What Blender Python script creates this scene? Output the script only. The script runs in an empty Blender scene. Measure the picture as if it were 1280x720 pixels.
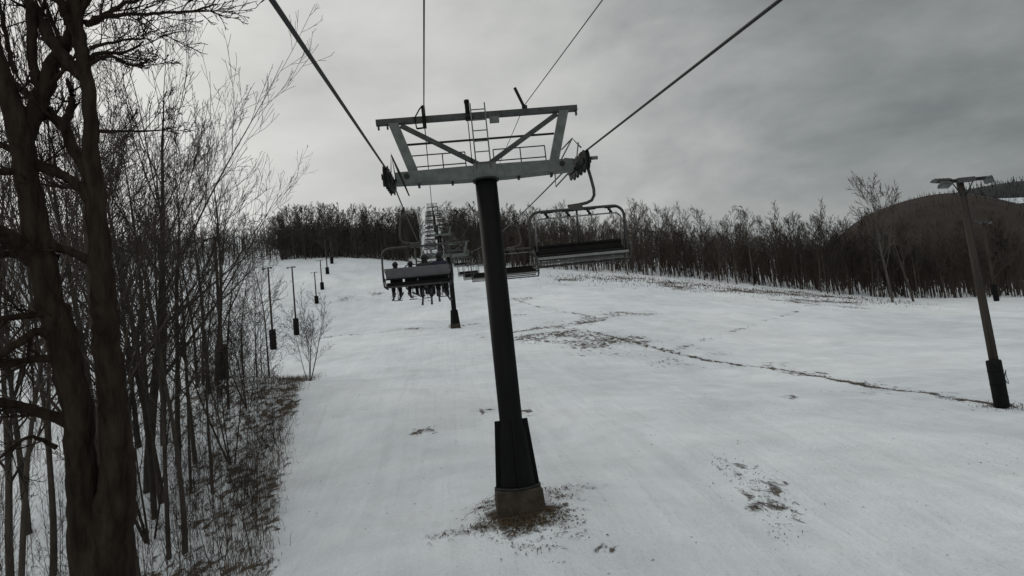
import bpy, math, random
import numpy as np
from mathutils import Vector, Matrix

random.seed(7); np.random.seed(7)
scene = bpy.context.scene
COL = scene.collection
PI = math.pi

# ------------------------------------------------------------------ camera
F = 900.0; PITCH = math.radians(6.5); ROLL = math.radians(6.1); YAW = math.radians(5.1)
fw = Vector((math.sin(YAW)*math.cos(PITCH), math.cos(YAW)*math.cos(PITCH), math.sin(PITCH)))
r0 = fw.cross(Vector((0, 0, 1))).normalized(); u0 = r0.cross(fw)
RT = r0*math.cos(ROLL) - u0*math.sin(ROLL); UP = u0*math.cos(ROLL) + r0*math.sin(ROLL)
def ray(px, py): return fw + RT*((px-640)/F) - UP*((py-360)/F)
def at(px, py, d): return ray(px, py)*d               # survey point at depth d along the view axis
def on_plane(px, py, y):
    r = ray(px, py); return r*(y/r.y)
cam_d = bpy.data.cameras.new('camera'); cam = bpy.data.objects.new('camera', cam_d); COL.objects.link(cam)
cam.matrix_world = Matrix((( RT.x, UP.x, -fw.x, 0), (RT.y, UP.y, -fw.y, 0), (RT.z, UP.z, -fw.z, 0), (0, 0, 0, 1)))
cam_d.sensor_width = 36; cam_d.lens = 36*F/1280; cam_d.clip_start = 0.05; cam_d.clip_end = 6000
scene.camera = cam

# ------------------------------------------------------------------ object helpers
def tag(o, label=None, cat=None, group=None, kind=None):
    if label: o['label'] = label
    if cat: o['category'] = cat
    if group: o['group'] = group
    if kind: o['kind'] = kind
    return o
def empty(name, loc=(0, 0, 0), rz=0.0):
    o = bpy.data.objects.new(name, None); COL.objects.link(o)
    o.location = loc; o.rotation_euler = (0, 0, rz); o.empty_display_size = .3
    return o
def copy_tree(o, parent=None):
    c = o.copy(); COL.objects.link(c); c.parent = parent
    for ch in list(o.children):
        copy_tree(ch, c)
    return c
def relabel(o, label, group=None):
    o['label'] = label
    if group: o['group'] = group
    elif 'group' in o: del o['group']
    return o

class MB:
    def __init__(s, org=(0, 0, 0)):
        s.v = []; s.f = []; s.sm = []; s.o = Vector(org)
    def poly(s, pts, smooth=False):
        n = len(s.v); s.v += [tuple(Vector(p)-s.o) for p in pts]
        s.f.append(tuple(range(n, n+len(pts)))); s.sm.append(smooth)
    def tube(s, pts, rad, sides=6, cap=True, smooth=True, closed=False):
        pts = [Vector(p) for p in pts]; n = len(pts)
        if not hasattr(rad, '__len__'): rad = [rad]*n
        base = len(s.v); prev = None
        for i in range(n):
            if closed: t = pts[(i+1) % n]-pts[i-1]
            else: t = pts[min(i+1, n-1)]-pts[max(i-1, 0)]
            t.normalize()
            if prev is None:
                a = Vector((0, 0, 1)) if abs(t.z) < .9 else Vector((1, 0, 0))
                u = t.cross(a).normalized()
            else:
                u = prev-t*prev.dot(t)
                u = u.normalized() if u.length > 1e-6 else t.orthogonal().normalized()
            prev = u; w = t.cross(u); q = pts[i]-s.o
            for k in range(sides):
                an = 2*PI*k/sides
                s.v.append(tuple(q+(u*math.cos(an)+w*math.sin(an))*rad[i]))
        m = n if closed else n-1
        for i in range(m):
            a = base+i*sides; b = base+((i+1) % n)*sides
            for k in range(sides):
                k2 = (k+1) % sides
                s.f.append((a+k, a+k2, b+k2, b+k)); s.sm.append(smooth)
        if cap and not closed:
            s.f.append(tuple(base+k for k in range(sides))[::-1]); s.sm.append(False)
            s.f.append(tuple(base+(n-1)*sides+k for k in range(sides))); s.sm.append(False)
    def cyl(s, c, axis, r, L, sides=20):
        c = Vector(c); a = Vector(axis).normalized()
        s.tube([c-a*L/2, c+a*L/2], r, sides)
    def box(s, c, size, rot=None, taper=1.0):
        c = Vector(c); hx, hy, hz = [q/2 for q in size]
        P = []
        for z, k in ((-hz, 1), (hz, taper)):
            for x, y in ((-hx, -hy), (hx, -hy), (hx, hy), (-hx, hy)):
                p = Vector((x*k, y*k, z))
                if rot: p = rot @ p
                P.append(c+p)
        n = len(s.v); s.v += [tuple(p-s.o) for p in P]
        for q in ((3, 2, 1, 0), (4, 5, 6, 7), (0, 1, 5, 4), (1, 2, 6, 5), (2, 3, 7, 6), (3, 0, 4, 7)):
            s.f.append(tuple(n+i for i in q)); s.sm.append(False)
    def bar(s, a, b, w, h, up=(0, 0, 1)):           # box beam from a to b
        a = Vector(a); b = Vector(b); d = (b-a); L = d.length; d.normalize()
        upv = Vector(up); x = d.cross(upv)
        x = x.normalized() if x.length > 1e-5 else d.orthogonal().normalized()
        z = x.cross(d)
        s.box((a+b)/2, (w, L, h), Matrix((x, d, z)).transposed())
    def prism(s, pts, axis_vec):                     # extrude a flat polygon
        pts = [Vector(p) for p in pts]; d = Vector(axis_vec); n = len(pts)
        b = len(s.v); s.v += [tuple(p-s.o) for p in pts]+[tuple(p+d-s.o) for p in pts]
        s.f.append(tuple(range(b, b+n))[::-1]); s.sm.append(False)
        s.f.append(tuple(range(b+n, b+2*n))); s.sm.append(False)
        for i in range(n):
            j = (i+1) % n; s.f.append((b+i, b+j, b+n+j, b+n+i)); s.sm.append(False)
    def build(s, name, mat, parent=None, bevel=0):
        me = bpy.data.meshes.new(name); me.from_pydata(s.v, [], s.f); me.update()
        me.polygons.foreach_set('use_smooth', s.sm)
        me.materials.append(mat)
        o = bpy.data.objects.new(name, me); COL.objects.link(o); o.parent = parent
        if bevel:
            b = o.modifiers.new('bevel', 'BEVEL'); b.width = bevel; b.segments = 2; b.limit_method = 'ANGLE'
        return o
def mesh_np(name, V, Fq, mat, parent=None, smooth=False):
    me = bpy.data.meshes.new(name); k = Fq.shape[1]
    me.vertices.add(len(V)); me.vertices.foreach_set('co', V.astype(np.float32).ravel())
    me.loops.add(Fq.size); me.loops.foreach_set('vertex_index', Fq.astype(np.int32).ravel())
    me.polygons.add(len(Fq)); me.polygons.foreach_set('loop_start', np.arange(0, Fq.size, k, dtype=np.int32))
    me.polygons.foreach_set('use_smooth', np.full(len(Fq), smooth))
    me.update(calc_edges=True); me.validate(); me.materials.append(mat)
    o = bpy.data.objects.new(name, me); COL.objects.link(o); o.parent = parent
    return o

# ------------------------------------------------------------------ materials
def nt(name):
    m = bpy.data.materials.new(name); m.use_nodes = True
    t = m.node_tree; return m, t, t.nodes['Principled BSDF']
def N(t, typ, **kw):
    n = t.nodes.new(typ)
    for k, v in kw.items(): setattr(n, k, v)
    return n
def ramp(t, fac, stops):
    r = N(t, 'ShaderNodeValToRGB'); e = r.color_ramp.elements
    while len(e) < len(stops): e.new(.5)
    for i, (p, c) in enumerate(stops):
        e[i].position = p; e[i].color = (*c, 1) if len(c) == 3 else c
    t.links.new(fac, r.inputs[0]); return r
def noise(t, scale, detail=4, rough=.55, vec=None, dist=0):
    n = N(t, 'ShaderNodeTexNoise'); n.inputs['Scale'].default_value = scale
    n.inputs['Detail'].default_value = detail; n.inputs['Roughness'].default_value = rough
    n.inputs['Distortion'].default_value = dist
    if vec: t.links.new(vec, n.inputs['Vector'])
    return n
def mat_noise(name, c1, c2, scale=6, rough=.7, metal=0, bump=.0, stretch=None, c3=None, bscale=None, per_obj=False, spec=.2):
    m, t, b = nt(name); b.inputs['Specular IOR Level'].default_value = spec
    tc = N(t, 'ShaderNodeTexCoord'); vec = tc.outputs['Object']
    if stretch:
        mp = N(t, 'ShaderNodeMapping'); mp.inputs['Scale'].default_value = stretch
        t.links.new(vec, mp.inputs[0]); vec = mp.outputs[0]
    n = noise(t, scale, 6, .6, vec)
    st = [(.3, c1), (.7, c2)]
    if c3: st.append((.82, c3))
    r = ramp(t, n.outputs['Fac'], st)
    out = r.outputs[0]
    if per_obj:
        oi = N(t, 'ShaderNodeObjectInfo'); mr = N(t, 'ShaderNodeMapRange')
        mr.inputs['To Min'].default_value = .6; mr.inputs['To Max'].default_value = 1.5
        t.links.new(oi.outputs['Random'], mr.inputs['Value'])
        h = N(t, 'ShaderNodeHueSaturation'); t.links.new(mr.outputs[0], h.inputs['Value']); t.links.new(out, h.inputs['Color'])
        out = h.outputs[0]
    t.links.new(out, b.inputs['Base Color'])
    b.inputs['Roughness'].default_value = rough; b.inputs['Metallic'].default_value = metal
    if bump:
        n2 = noise(t, bscale or scale*2, 5, .6, vec)
        bp = N(t, 'ShaderNodeBump'); bp.inputs['Strength'].default_value = bump; bp.inputs['Distance'].default_value = .05
        t.links.new(n2.outputs['Fac'], bp.inputs['Height']); t.links.new(bp.outputs[0], b.inputs['Normal'])
    return m
M = {}
M['steel'] = mat_noise('galvanised_steel', (.075, .088, .085), (.13, .147, .142), 5, .6, .15, .05, c3=(.05, .046, .036))
M['steel_mid'] = mat_noise('painted_grey_steel', (.030, .034, .033), (.062, .07, .068), 6, .6, .1, c3=(.03, .025, .02))
M['steel_dark'] = mat_noise('weathered_dark_steel', (.010, .011, .011), (.028, .03, .029), 8, .65, .1)
M['black_paint'] = mat_noise('black_paint', (.0022, .0024, .0028), (.006, .006, .0065), 3, .6, 0, .04, (1, 1, .3), spec=.1)
M['black_pad'] = mat_noise('black_padding', (.004, .004, .0045), (.011, .011, .0115), 5, .8, 0, .2, spec=.1)
M['concrete'] = mat_noise('stained_concrete', (.022, .018, .013), (.058, .05, .038), 4, .9, 0, .3, c3=(.05, .045, .03))
M['rope'] = mat_noise('wire_rope', (.012, .012, .013), (.03, .03, .03), 30, .6, .4)
M['rubber'] = mat_noise('black_rubber', (.01, .01, .01), (.025, .025, .025), 10, .7)
M['chair_steel'] = mat_noise('chair_steel', (.03, .031, .03), (.07, .07, .066), 7, .5, .4)
M['bar_steel'] = mat_noise('bright_tube', (.12, .125, .125), (.20, .205, .205), 7, .4, .5)
M['chair_black'] = mat_noise('black_seat_vinyl', (.004, .004, .004), (.010, .010, .009), 6, .6, spec=.12)
M['chair_grey'] = mat_noise('grey_seat_back', (.075, .077, .085), (.11, .112, .12), 4, .6)
M['bark'] = mat_noise('dark_bark', (.011, .008, .006), (.038, .029, .022), 9, .95, 0, 1, (1, 1, .22), c3=(.055, .046, .04), bscale=14, spec=.05)
M['bark_grey'] = mat_noise('grey_bark', (.018, .015, .0122), (.054, .045, .037), 6, .9, 0, .4, (1, 1, .3), per_obj=True)
M['twig'] = mat_noise('twig_bark', (.019, .0155, .013), (.052, .042, .034), 3, .9, per_obj=True)
M['bark_pale'] = mat_noise('pale_bark', (.055, .048, .042), (.11, .10, .088), 2, .9, 0, .2, (1, 1, .4))
M['far_tree'] = mat_noise('far_bark', (.034, .0295, .025), (.082, .070, .059), .8, .95, per_obj=True)
M['far_dark'] = mat_noise('far_dark_bark', (.028, .0245, .021), (.066, .058, .049), .8, .95, per_obj=True)
M['thicket'] = mat_noise('thicket_brown', (.039, .030, .0245), (.084, .064, .053), .05, .95)
M['wood_pole'] = mat_noise('weathered_pole_wood', (.022, .018, .015), (.055, .047, .039), 5, .85, 0, .3, (1, 1, .1))
M['lamp_shell'] = mat_noise('lamp_housing', (.035, .04, .04), (.07, .075, .075), 6, .6, .1)
M['lamp_glass'] = mat_noise('lamp_glass', (.09, .10, .10), (.13, .14, .14), 3, .2)
M['grass'] = mat_noise('dead_grass', (.035, .024, .014), (.12, .09, .055), 2.2, .95, c3=(.17, .13, .085))
M['litter'] = mat_noise('leaf_litter', (.035, .024, .017), (.10, .07, .048), 2.5, .95)
M['weed'] = mat_noise('dead_weeds', (.045, .034, .024), (.13, .098, .068), 1.3, .95, c3=(.19, .15, .105))
M['hill'] = mat_noise('wooded_hill', (.022, .017, .0145), (.037, .029, .025), .09, 1, 0, 1, bscale=.4)
M['hill_twig'] = mat_noise('hill_wood_brown', (.015, .011, .009), (.034, .025, .021), .05, .95)
M['ridge'] = mat_noise('far_ridge', (.02, .0225, .0235), (.034, .038, .039), .02, 1)
M['skin'] = mat_noise('skin', (.42, .26, .19), (.5, .32, .24), 6, .55)
M['eye'] = mat_noise('eye_dark', (.02, .015, .01), (.03, .02, .015), 6, .3)
for k, c in dict(jacket_black=(.012, .012, .014), jacket_navy=(.014, .018, .032), jacket_char=(.022, .022, .022), jacket_brown=(.028, .02, .016),
                 pants=(.012, .012, .013), helmet=(.012, .012, .013), helmet_grey=(.06, .06, .062), ski=(.03, .032, .04), boot=(.018, .018, .02), glove=(.012, .012, .012), goggle=(.02, .02, .025)).items():
    M[k] = mat_noise('cloth_'+k, tuple(x*.8 for x in c), tuple(x*1.4 for x in c), 9, .75 if 'helmet' not in k else .4)

def snow_material():
    m, t, b = nt('trodden_snow'); L = t.links
    tc = N(t, 'ShaderNodeTexCoord'); P = tc.outputs['Object']
    big = noise(t, .045, 3, .5, P); mid = noise(t, .5, 5, .6, P)
    mx = N(t, 'ShaderNodeMath', operation='ADD'); L.new(big.outputs['Fac'], mx.inputs[0])
    ml = N(t, 'ShaderNodeMath', operation='MULTIPLY'); ml.inputs[1].default_value = .5; L.new(mid.outputs['Fac'], ml.inputs[0]); L.new(ml.outputs[0], mx.inputs[1])
    snow = ramp(t, mx.outputs[0], [(.5, (.58, .628, .672)), (.75, (.68, .722, .758)), (1, (.76, .792, .815))])
    trk = N(t, 'ShaderNodeMapping'); trk.inputs['Scale'].default_value = (1.7, .06, 0); trk.inputs['Rotation'].default_value = (0, 0, .16); L.new(P, trk.inputs[0])
    tn = noise(t, 1.0, 5, .7, trk.outputs[0], 1.1)
    thin = noise(t, .16, 7, .7, P, .5)
    f1 = N(t, 'ShaderNodeMapRange'); f1.inputs['From Min'].default_value = .32; f1.inputs['From Max'].default_value = .62; f1.inputs['To Min'].default_value = .95; f1.inputs['To Max'].default_value = 1.03; L.new(tn.outputs['Fac'], f1.inputs['Value'])
    f2 = N(t, 'ShaderNodeMapRange'); f2.inputs['From Min'].default_value = .3; f2.inputs['From Max'].default_value = .6; f2.inputs['To Min'].default_value = .82; f2.inputs['To Max'].default_value = 1.03; L.new(thin.outputs['Fac'], f2.inputs['Value'])
    f3 = N(t, 'ShaderNodeMath', operation='MULTIPLY'); L.new(f1.outputs[0], f3.inputs[0]); L.new(f2.outputs[0], f3.inputs[1])
    sv = N(t, 'ShaderNodeVectorMath', operation='SCALE'); L.new(snow.outputs[0], sv.inputs[0]); L.new(f3.outputs[0], sv.inputs['Scale'])
    # bare ground shows where the painted cover is thin
    at_ = N(t, 'ShaderNodeAttribute', attribute_name='bare')
    mp = N(t, 'ShaderNodeMapping'); mp.inputs['Scale'].default_value = (1.0, .55, 1); mp.inputs['Rotation'].default_value = (0, 0, .35); L.new(P, mp.inputs[0])
    n1 = noise(t, 2.6, 6, .68, mp.outputs[0], .6); n2 = noise(t, .35, 3, .5, P)
    s = N(t, 'ShaderNodeMath', operation='MULTIPLY_ADD'); L.new(n2.outputs['Fac'], s.inputs[0]); s.inputs[1].default_value = .35; L.new(n1.outputs['Fac'], s.inputs[2])
    s2 = N(t, 'ShaderNodeMath', operation='MULTIPLY_ADD'); L.new(at_.outputs['Fac'], s2.inputs[0]); s2.inputs[1].default_value = .42; L.new(s.outputs[0], s2.inputs[2])
    msk = N(t, 'ShaderNodeMapRange', interpolation_type='SMOOTHSTEP'); msk.inputs['From Min'].default_value = .905; msk.inputs['From Max'].default_value = 1.03
    L.new(s2.outputs[0], msk.inputs['Value'])
    dn = noise(t, 5, 5, .6, P)
    dirt = ramp(t, dn.outputs['Fac'], [(.3, (.035, .027, .02)), (.55, (.08, .062, .046)), (.75, (.14, .115, .085))])
    mix = N(t, 'ShaderNodeMix', data_type='RGBA'); L.new(msk.outputs[0], mix.inputs[0]); L.new(sv.outputs[0], mix.inputs[6]); L.new(dirt.outputs[0], mix.inputs[7])
    L.new(mix.outputs[2], b.inputs['Base Color'])
    b.inputs['Roughness'].default_value = .85; b.inputs['Specular IOR Level'].default_value = .25
    fine = noise(t, 9, 4, .6, P)
    h = N(t, 'ShaderNodeMath', operation='MULTIPLY_ADD'); L.new(mid.outputs['Fac'], h.inputs[0]); h.inputs[1].default_value = 3.0; L.new(fine.outputs['Fac'], h.inputs[2])
    h2 = N(t, 'ShaderNodeMath', operation='MULTIPLY_ADD'); L.new(msk.outputs[0], h2.inputs[0]); h2.inputs[1].default_value = -.8; L.new(h.outputs[0], h2.inputs[2])
    h4 = N(t, 'ShaderNodeMath', operation='MULTIPLY_ADD'); L.new(tn.outputs['Fac'], h4.inputs[0]); h4.inputs[1].default_value = 1.1; L.new(h2.outputs[0], h4.inputs[2])
    bp = N(t, 'ShaderNodeBump'); bp.inputs['Strength'].default_value = .9; bp.inputs['Distance'].default_value = .09
    L.new(h4.outputs[0], bp.inputs['Height']); L.new(bp.outputs[0], b.inputs['Normal'])
    return m
M['snow'] = snow_material()

# ------------------------------------------------------------------ terrain
AX = lambda y: 1.30-.0165*(y-19)                       # axis of the lift
ctrl = []
for y, z in ((-40, -11), (0, -6.2), (19, -3.62), (40, -.75), (65, 2.5), (87, 5.8), (110, 9.8), (130, 15), (150, 21.0), (200, 33.5), (257, 49.6), (345, 74), (450, 88)):
    ctrl.append((AX(y), y, z))
for px, py, d in ((340, 720, 18), (1280, 720, 13.5), (1255, 507, 30), (215, 705, 22), (385, 478, 50), (278, 474, 46), (342, 438, 80), (371, 419, 96), (396, 379, 130),
                  (420, 326, 160), (350, 327, 162), (200, 332, 165), (0, 345, 170), (0, 690, 28), (100, 560, 46), (780, 345, 150), (950, 360, 140), (1110, 375, 128), (1270, 374, 128), (700, 341, 153),
                  (430, 306, 230), (250, 312, 230), (900, 337, 220), (1100, 352, 210), (1250, 357, 200), (700, 318, 230), (620, 300, 290), (900, 470, 50), (800, 400, 82), (1020, 420, 75), (1230, 430, 60)):
    p = at(px, py, d); ctrl.append((p.x, p.y, p.z))
for c in ((-60, 10, -8), (-60, -40, -12), (60, -40, -12), (70, 20, -6), (130, 60, -4), (200, 0, -10), (200, 120, 2), (-120, 200, 45), (-120, 80, 12), (150, 450, 60), (-150, 450, 88), (260, 450, 50)):
    ctrl.append(c)
ctrl = np.array(ctrl, float)
def kern(r): return np.where(r > 1e-9, r*r*np.log(r+1e-12), 0)
SC = 50.0
A = ctrl[:, :2]/SC; n = len(A)
K = kern(np.linalg.norm(A[:, None]-A[None], axis=2))+np.eye(n)*.0004
Pm = np.c_[np.ones(n), A]
sol = np.linalg.solve(np.block([[K, Pm], [Pm.T, np.zeros((3, 3))]]), np.r_[ctrl[:, 2], 0, 0, 0])
def ground_np(x, y):
    xs = np.clip(x, -170, 270)/SC; ys = np.clip(y, -45, 460)/SC
    out = np.full(np.shape(xs), 0.0); q = np.stack([xs.ravel(), ys.ravel()], 1); res = np.zeros(len(q))
    for i in range(0, len(q), 20000):
        qq = q[i:i+20000]
        res[i:i+20000] = kern(np.linalg.norm(qq[:, None]-A[None], axis=2)) @ sol[:n] + sol[n] + qq @ sol[n+1:]
    z = res.reshape(np.shape(xs))
    z = z+.20*np.exp(-((x-1.3)**2+(y-18.5)**2)/5.5)+.10*np.sin(x*.31+1.3*np.sin(y*.17))*np.cos(y*.23+.7)+.05*np.sin(x*.9+y*.55)+.03*np.sin(y*1.7-x*.8)
    return z
def ground(x, y): return float(ground_np(np.array([x]), np.array([y]))[0])
def hit(px, d):                                        # ground point under a plumb line at image column px, depth d
    lo, hi = -400, 1400
    for _ in range(40):
        mid = (lo+hi)/2; p = at(px, mid, d)
        if p.z > ground(p.x, p.y): lo = mid
        else: hi = mid
    p = at(px, lo, d); return Vector((p.x, p.y, ground(p.x, p.y)))

def axis_pts(segs):
    out = []
    for a, b, st in segs: out += list(np.arange(a, b, st))
    return np.array(out)
gx = axis_pts([(-3000, -400, 260), (-400, -120, 20), (-120, -30, 2.5), (-30, -14, .7), (-14, 14, .22), (14, 32, .45), (32, 110, 1.2), (110, 280, 6), (280, 3100, 235)])
gy = axis_pts([(-600, -60, 90), (-60, 4, 4), (4, 34, .2), (34, 60, .4), (60, 175, .9), (175, 480, 5), (480, 4000, 270)])
GX, GY = np.meshgrid(gx, gy); GZ = ground_np(GX, GY)
V = np.stack([GX.ravel(), GY.ravel(), GZ.ravel()], 1)
nx, ny = len(gx), len(gy)
ii, jj = np.meshgrid(np.arange(nx-1), np.arange(ny-1)); b0 = (jj*nx+ii).ravel()
snow = mesh_np('snow_slope', V, np.stack([b0, b0+1, b0+nx+1, b0+nx], 1), M['snow'], smooth=True)
tag(snow, kind='structure')
# how thin the snow lies, per vertex
def seg_dist(X, Y, pts):
    D = np.full(X.shape, 1e9)
    for (ax, ay), (bx, by) in zip(pts[:-1], pts[1:]):
        dx, dy = bx-ax, by-ay; t = np.clip(((X-ax)*dx+(Y-ay)*dy)/(dx*dx+dy*dy), 0, 1)
        D = np.minimum(D, np.hypot(X-ax-t*dx, Y-ay-t*dy))
    return D
def gpx(px, py):                                       # where the ground is seen at this pixel
    r = ray(px, py); d = 5.0
    while d < 400:
        p = r*d
        if p.z <= ground(p.x, p.y): break
        d *= 1.01
    return (p.x, p.y)
TR1 = [gpx(*q) for q in ((1245, 507), (1180, 498), (1080, 482), (980, 463), (880, 450), (800, 430), (735, 415))]
TR2 = [gpx(*q) for q in ((640, 416), (690, 408), (740, 403), (785, 392))]
TR3 = [gpx(*q) for q in ((440, 418), (500, 413), (570, 409))]
TR4 = [gpx(*q) for q in ((850, 357), (930, 367), (1000, 374), (1070, 383))]
TR5 = [gpx(*q) for q in ((900, 572), (935, 600), (965, 630), (985, 680))]
TR6 = [gpx(*q) for q in ((700, 348), (780, 350), (840, 355), (900, 361), (1000, 368), (1100, 377))]
TR7 = [gpx(*q) for q in ((690, 420), (760, 425), (800, 440), (830, 447))]
EDGE = [(-4.9, 10), (-5.2, 19), (-7.2, 30), (-10.2, 51)]
BASE = (1.3, 19.0)
X, Y = V[:, 0], V[:, 1]
def vnoise(x, y, sc, seed):
    g = np.random.RandomState(seed).rand(256, 256); u = x/sc; v = y/sc; i = np.floor(u).astype(int); j = np.floor(v).astype(int); fu = u-i; fv = v-j
    fu = fu*fu*(3-2*fu); fv = fv*fv*(3-2*fv); q = lambda a, b: g[a % 256, b % 256]
    return (q(i, j)*(1-fu)+q(i+1, j)*fu)*(1-fv)+(q(i, j+1)*(1-fu)+q(i+1, j+1)*fu)*fv
VN = vnoise(X, Y, 1.1, 1)*.6+vnoise(X, Y, .45, 2)*.4; VW = vnoise(X, Y, 6, 3)*.6+vnoise(X, Y, 2.2, 4)*.4
bare = np.zeros(len(V))
def add(D, r0, r1, amt):
    global bare
    bare = np.maximum(bare, amt*np.clip((r1-D)/(r1-r0), 0, 1))
rB = np.hypot(X-BASE[0], Y-18.7)
add(rB+(VN-.5)*2.2+(VW-.5)*1.2, .3, 2.3, .74)
D1 = seg_dist(X, Y, TR1)+(VW-.5)*.5
bare = np.maximum(bare, .92*np.clip((.5-D1)/.38, 0, 1)*np.clip(.5+1.0*VN, 0, 1))
bare = np.maximum(bare, .66*np.clip((4.5-seg_dist(X, Y, TR1))/4, 0, 1)*np.clip(VW*1.9-.5, 0, 1))
D2 = seg_dist(X, Y, TR2)+(VW-.5)*1.8
bare = np.maximum(bare, .9*np.clip((1.1-D2)/.9, 0, 1)*np.clip(.2+1.3*VN, 0, 1))
TR8 = [gpx(*q) for q in ((850, 436), (905, 418), (950, 403), (996, 390))]; TR9 = [gpx(*q) for q in ((640, 372), (690, 388), (745, 398))]; TR10 = [gpx(*q) for q in ((430, 377), (480, 372), (540, 376))]
for T_ in (TR8, TR9, TR10): bare = np.maximum(bare, .86*np.clip((.9-seg_dist(X, Y, T_)-(VW-.5)*1.4)/.8, 0, 1)*np.clip(.1+1.5*VW, 0, 1))
add(seg_dist(X, Y, TR3)+(VW-.5)*1.5, .2, 1.0, .66)
for T_, w_, a_ in ((TR7, 10, .72), (TR4, 16, .84), (TR6, 11, .80), (TR5, 1.5, .62), (TR2, 9, .62), (TR3, 9, .64)):
    bare = np.maximum(bare, a_*np.clip((w_-seg_dist(X, Y, T_))/(w_*.8), 0, 1)*np.clip(VW*2.4-.65, 0, 1))
ex = np.interp(Y, [q[1] for q in EDGE], [q[0] for q in EDGE])
w = np.clip(1-(X-ex+.2)/1.2, 0, 1)*np.clip((56-Y)/14+(VW-.5)*1.6, 0, 1)*(Y > 0); bare = np.maximum(bare, w*np.clip((X-(ex-13))/9, .35, 1)*(.42+.40*VW))
for px, py, r, a_ in ((610, 515, 1.2, .62), (655, 515, 1.5, .62), (530, 540, 1.5, .5), (905, 575, 1.0, .62), (990, 497, 1.0, .8), (1253, 508, 1.1, 1.0), (566, 409, 1.6, 1.0), (655, 375, 3.5, .6), (650, 395, 4, .5), (430, 375, 5, .6), (470, 368, 4, .6), (760, 690, .5, .7)):
    cx, cy = gpx(px, py); add(np.hypot(X-cx, Y-cy), r*.2, r, a_)
atr = snow.data.attributes.new('bare', 'FLOAT', 'POINT'); atr.data.foreach_set('value', bare.astype(np.float32))

# ------------------------------------------------------------------ trees
class Wood:
    """tapered limbs gathered by radius into one numpy mesh"""
    def __init__(s): s.paths = []
    def grow(s, p, d, L, r, lvl, P, rng, par_t=0):
        seg = P['seg'][lvl]; pts = [p.copy()]; rad = [r]; d = d.normalized(); st = L/seg
        for i in range(seg):
            wob = P['wob'][lvl]
            d = (d+Vector((rng.gauss(0, wob), rng.gauss(0, wob), rng.gauss(0, wob)*.7+P['up'][lvl]))).normalized()
            p = p+d*st; pts.append(p.copy()); rad.append(max(r*(1-(i+1)/seg*P['tap'][lvl]), P['rmin']))
        s.paths.append((pts, rad, lvl))
        if lvl+1 < len(P['n']):
            k = P['n'][lvl+1]; t0 = P['t0'][lvl+1]
            for j in range(k):
                t = t0+(1-t0)*((j+rng.random())/k)
                fi = t*seg; i = min(int(fi), seg-1); q = pts[i].lerp(pts[i+1], fi-i); td = (pts[i+1]-pts[i]).normalized()
                az = rng.random()*2*PI; side = td.orthogonal().normalized(); side = Matrix.Rotation(az, 3, td) @ side
                ang = math.radians(rng.gauss(P['ang'][lvl+1], 9))
                nd = td*math.cos(ang)+side*math.sin(ang)
                rr = rad[i]*(1-fi+i)+rad[i+1]*(fi-i)
                LL = L*P['len'][lvl+1]*(1-.55*t)*rng.uniform(.65, 1.25)
                s.grow(q, nd, LL, max(rr*P['rr'][lvl+1], P['rmin']), lvl+1, P, rng)
    def mesh(s, name, mat, parent, lv, sides):
        Vs = []; Fs = []; off = 0
        for pts, rad, l in s.paths:
            if l not in lv: continue
            k = sides[l]; P = np.array([tuple(p) for p in pts]); n_ = len(P)
            T = np.gradient(P, axis=0); T /= np.linalg.norm(T, axis=1)[:, None]+1e-9
            a = np.array([0, 0, 1.]) if abs(T[0, 2]) < .85 else np.array([1., 0, 0])
            Uv = np.cross(T, a); Uv /= np.linalg.norm(Uv, axis=1)[:, None]+1e-9; W = np.cross(T, Uv)
            an = np.arange(k)*2*PI/k
            ring = P[:, None]+(Uv[:, None]*np.cos(an)[None, :, None]+W[:, None]*np.sin(an)[None, :, None])*np.array(rad)[:, None, None]
            Vs.append(ring.reshape(-1, 3))
            I = np.arange(n_-1)[:, None]*k; kk = np.arange(k)[None]; k2 = (kk+1) % k
            Fs.append((np.stack([I+kk, I+k2, I+k+k2, I+k+kk], -1).reshape(-1, 4))+off); off += n_*k
        return mesh_np(name, np.concatenate(Vs), np.concatenate(Fs), mat, parent, smooth=True)

NEAR = dict(seg=[12, 7, 5, 4, 3], wob=[.03, .05, .06, .08, .1], up=[.01, .07, .05, .04, .03], tap=[.88, .9, .85, .8, .6], rmin=.0068,
            n=[1, 16, 6, 4, 2], t0=[0, .28, .15, .12, .15], ang=[0, 42, 34, 34, 34], len=[1, .46, .55, .52, .5], rr=[1, .45, .55, .6, .7])
def near_tree(h, r, seed, P=NEAR, stems=1, lean=(0, 0), bark='bark_grey'):
    rng = random.Random(seed); w = Wood()
    for i in range(stems):
        d = Vector((lean[0]+(rng.gauss(0, .16) if stems > 1 else 0), lean[1]+(rng.gauss(0, .16) if stems > 1 else 0), 1))
        w.grow(Vector((rng.gauss(0, .12)*(stems > 1), rng.gauss(0, .12)*(stems > 1), -.25)), d, h*(1 if i == 0 else rng.uniform(.7, 1)), r*(1 if i == 0 else rng.uniform(.5, .9)), 0, P, rng)
    root = empty('bare_tree')
    w.mesh('trunk', M[bark], root, (0,), [8]); w.mesh('crown', M['twig'], root, (1, 2, 3, 4), [8, 5, 4, 3, 3])
    return root
def var(**kw):
    d = dict(NEAR); d.update(kw); return d
VASE = var(up=[.01, .06, .05, .04, .03], ang=[0, 27, 24, 28, 30], n=[1, 14, 7, 5, 2], len=[1, .72, .55, .48, .6], t0=[0, .25, .15, .12, .15])
POLE = var(n=[1, 12, 5, 4, 2], t0=[0, .38, .2, .15, .2], len=[1, .38, .55, .5, .5])
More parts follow.
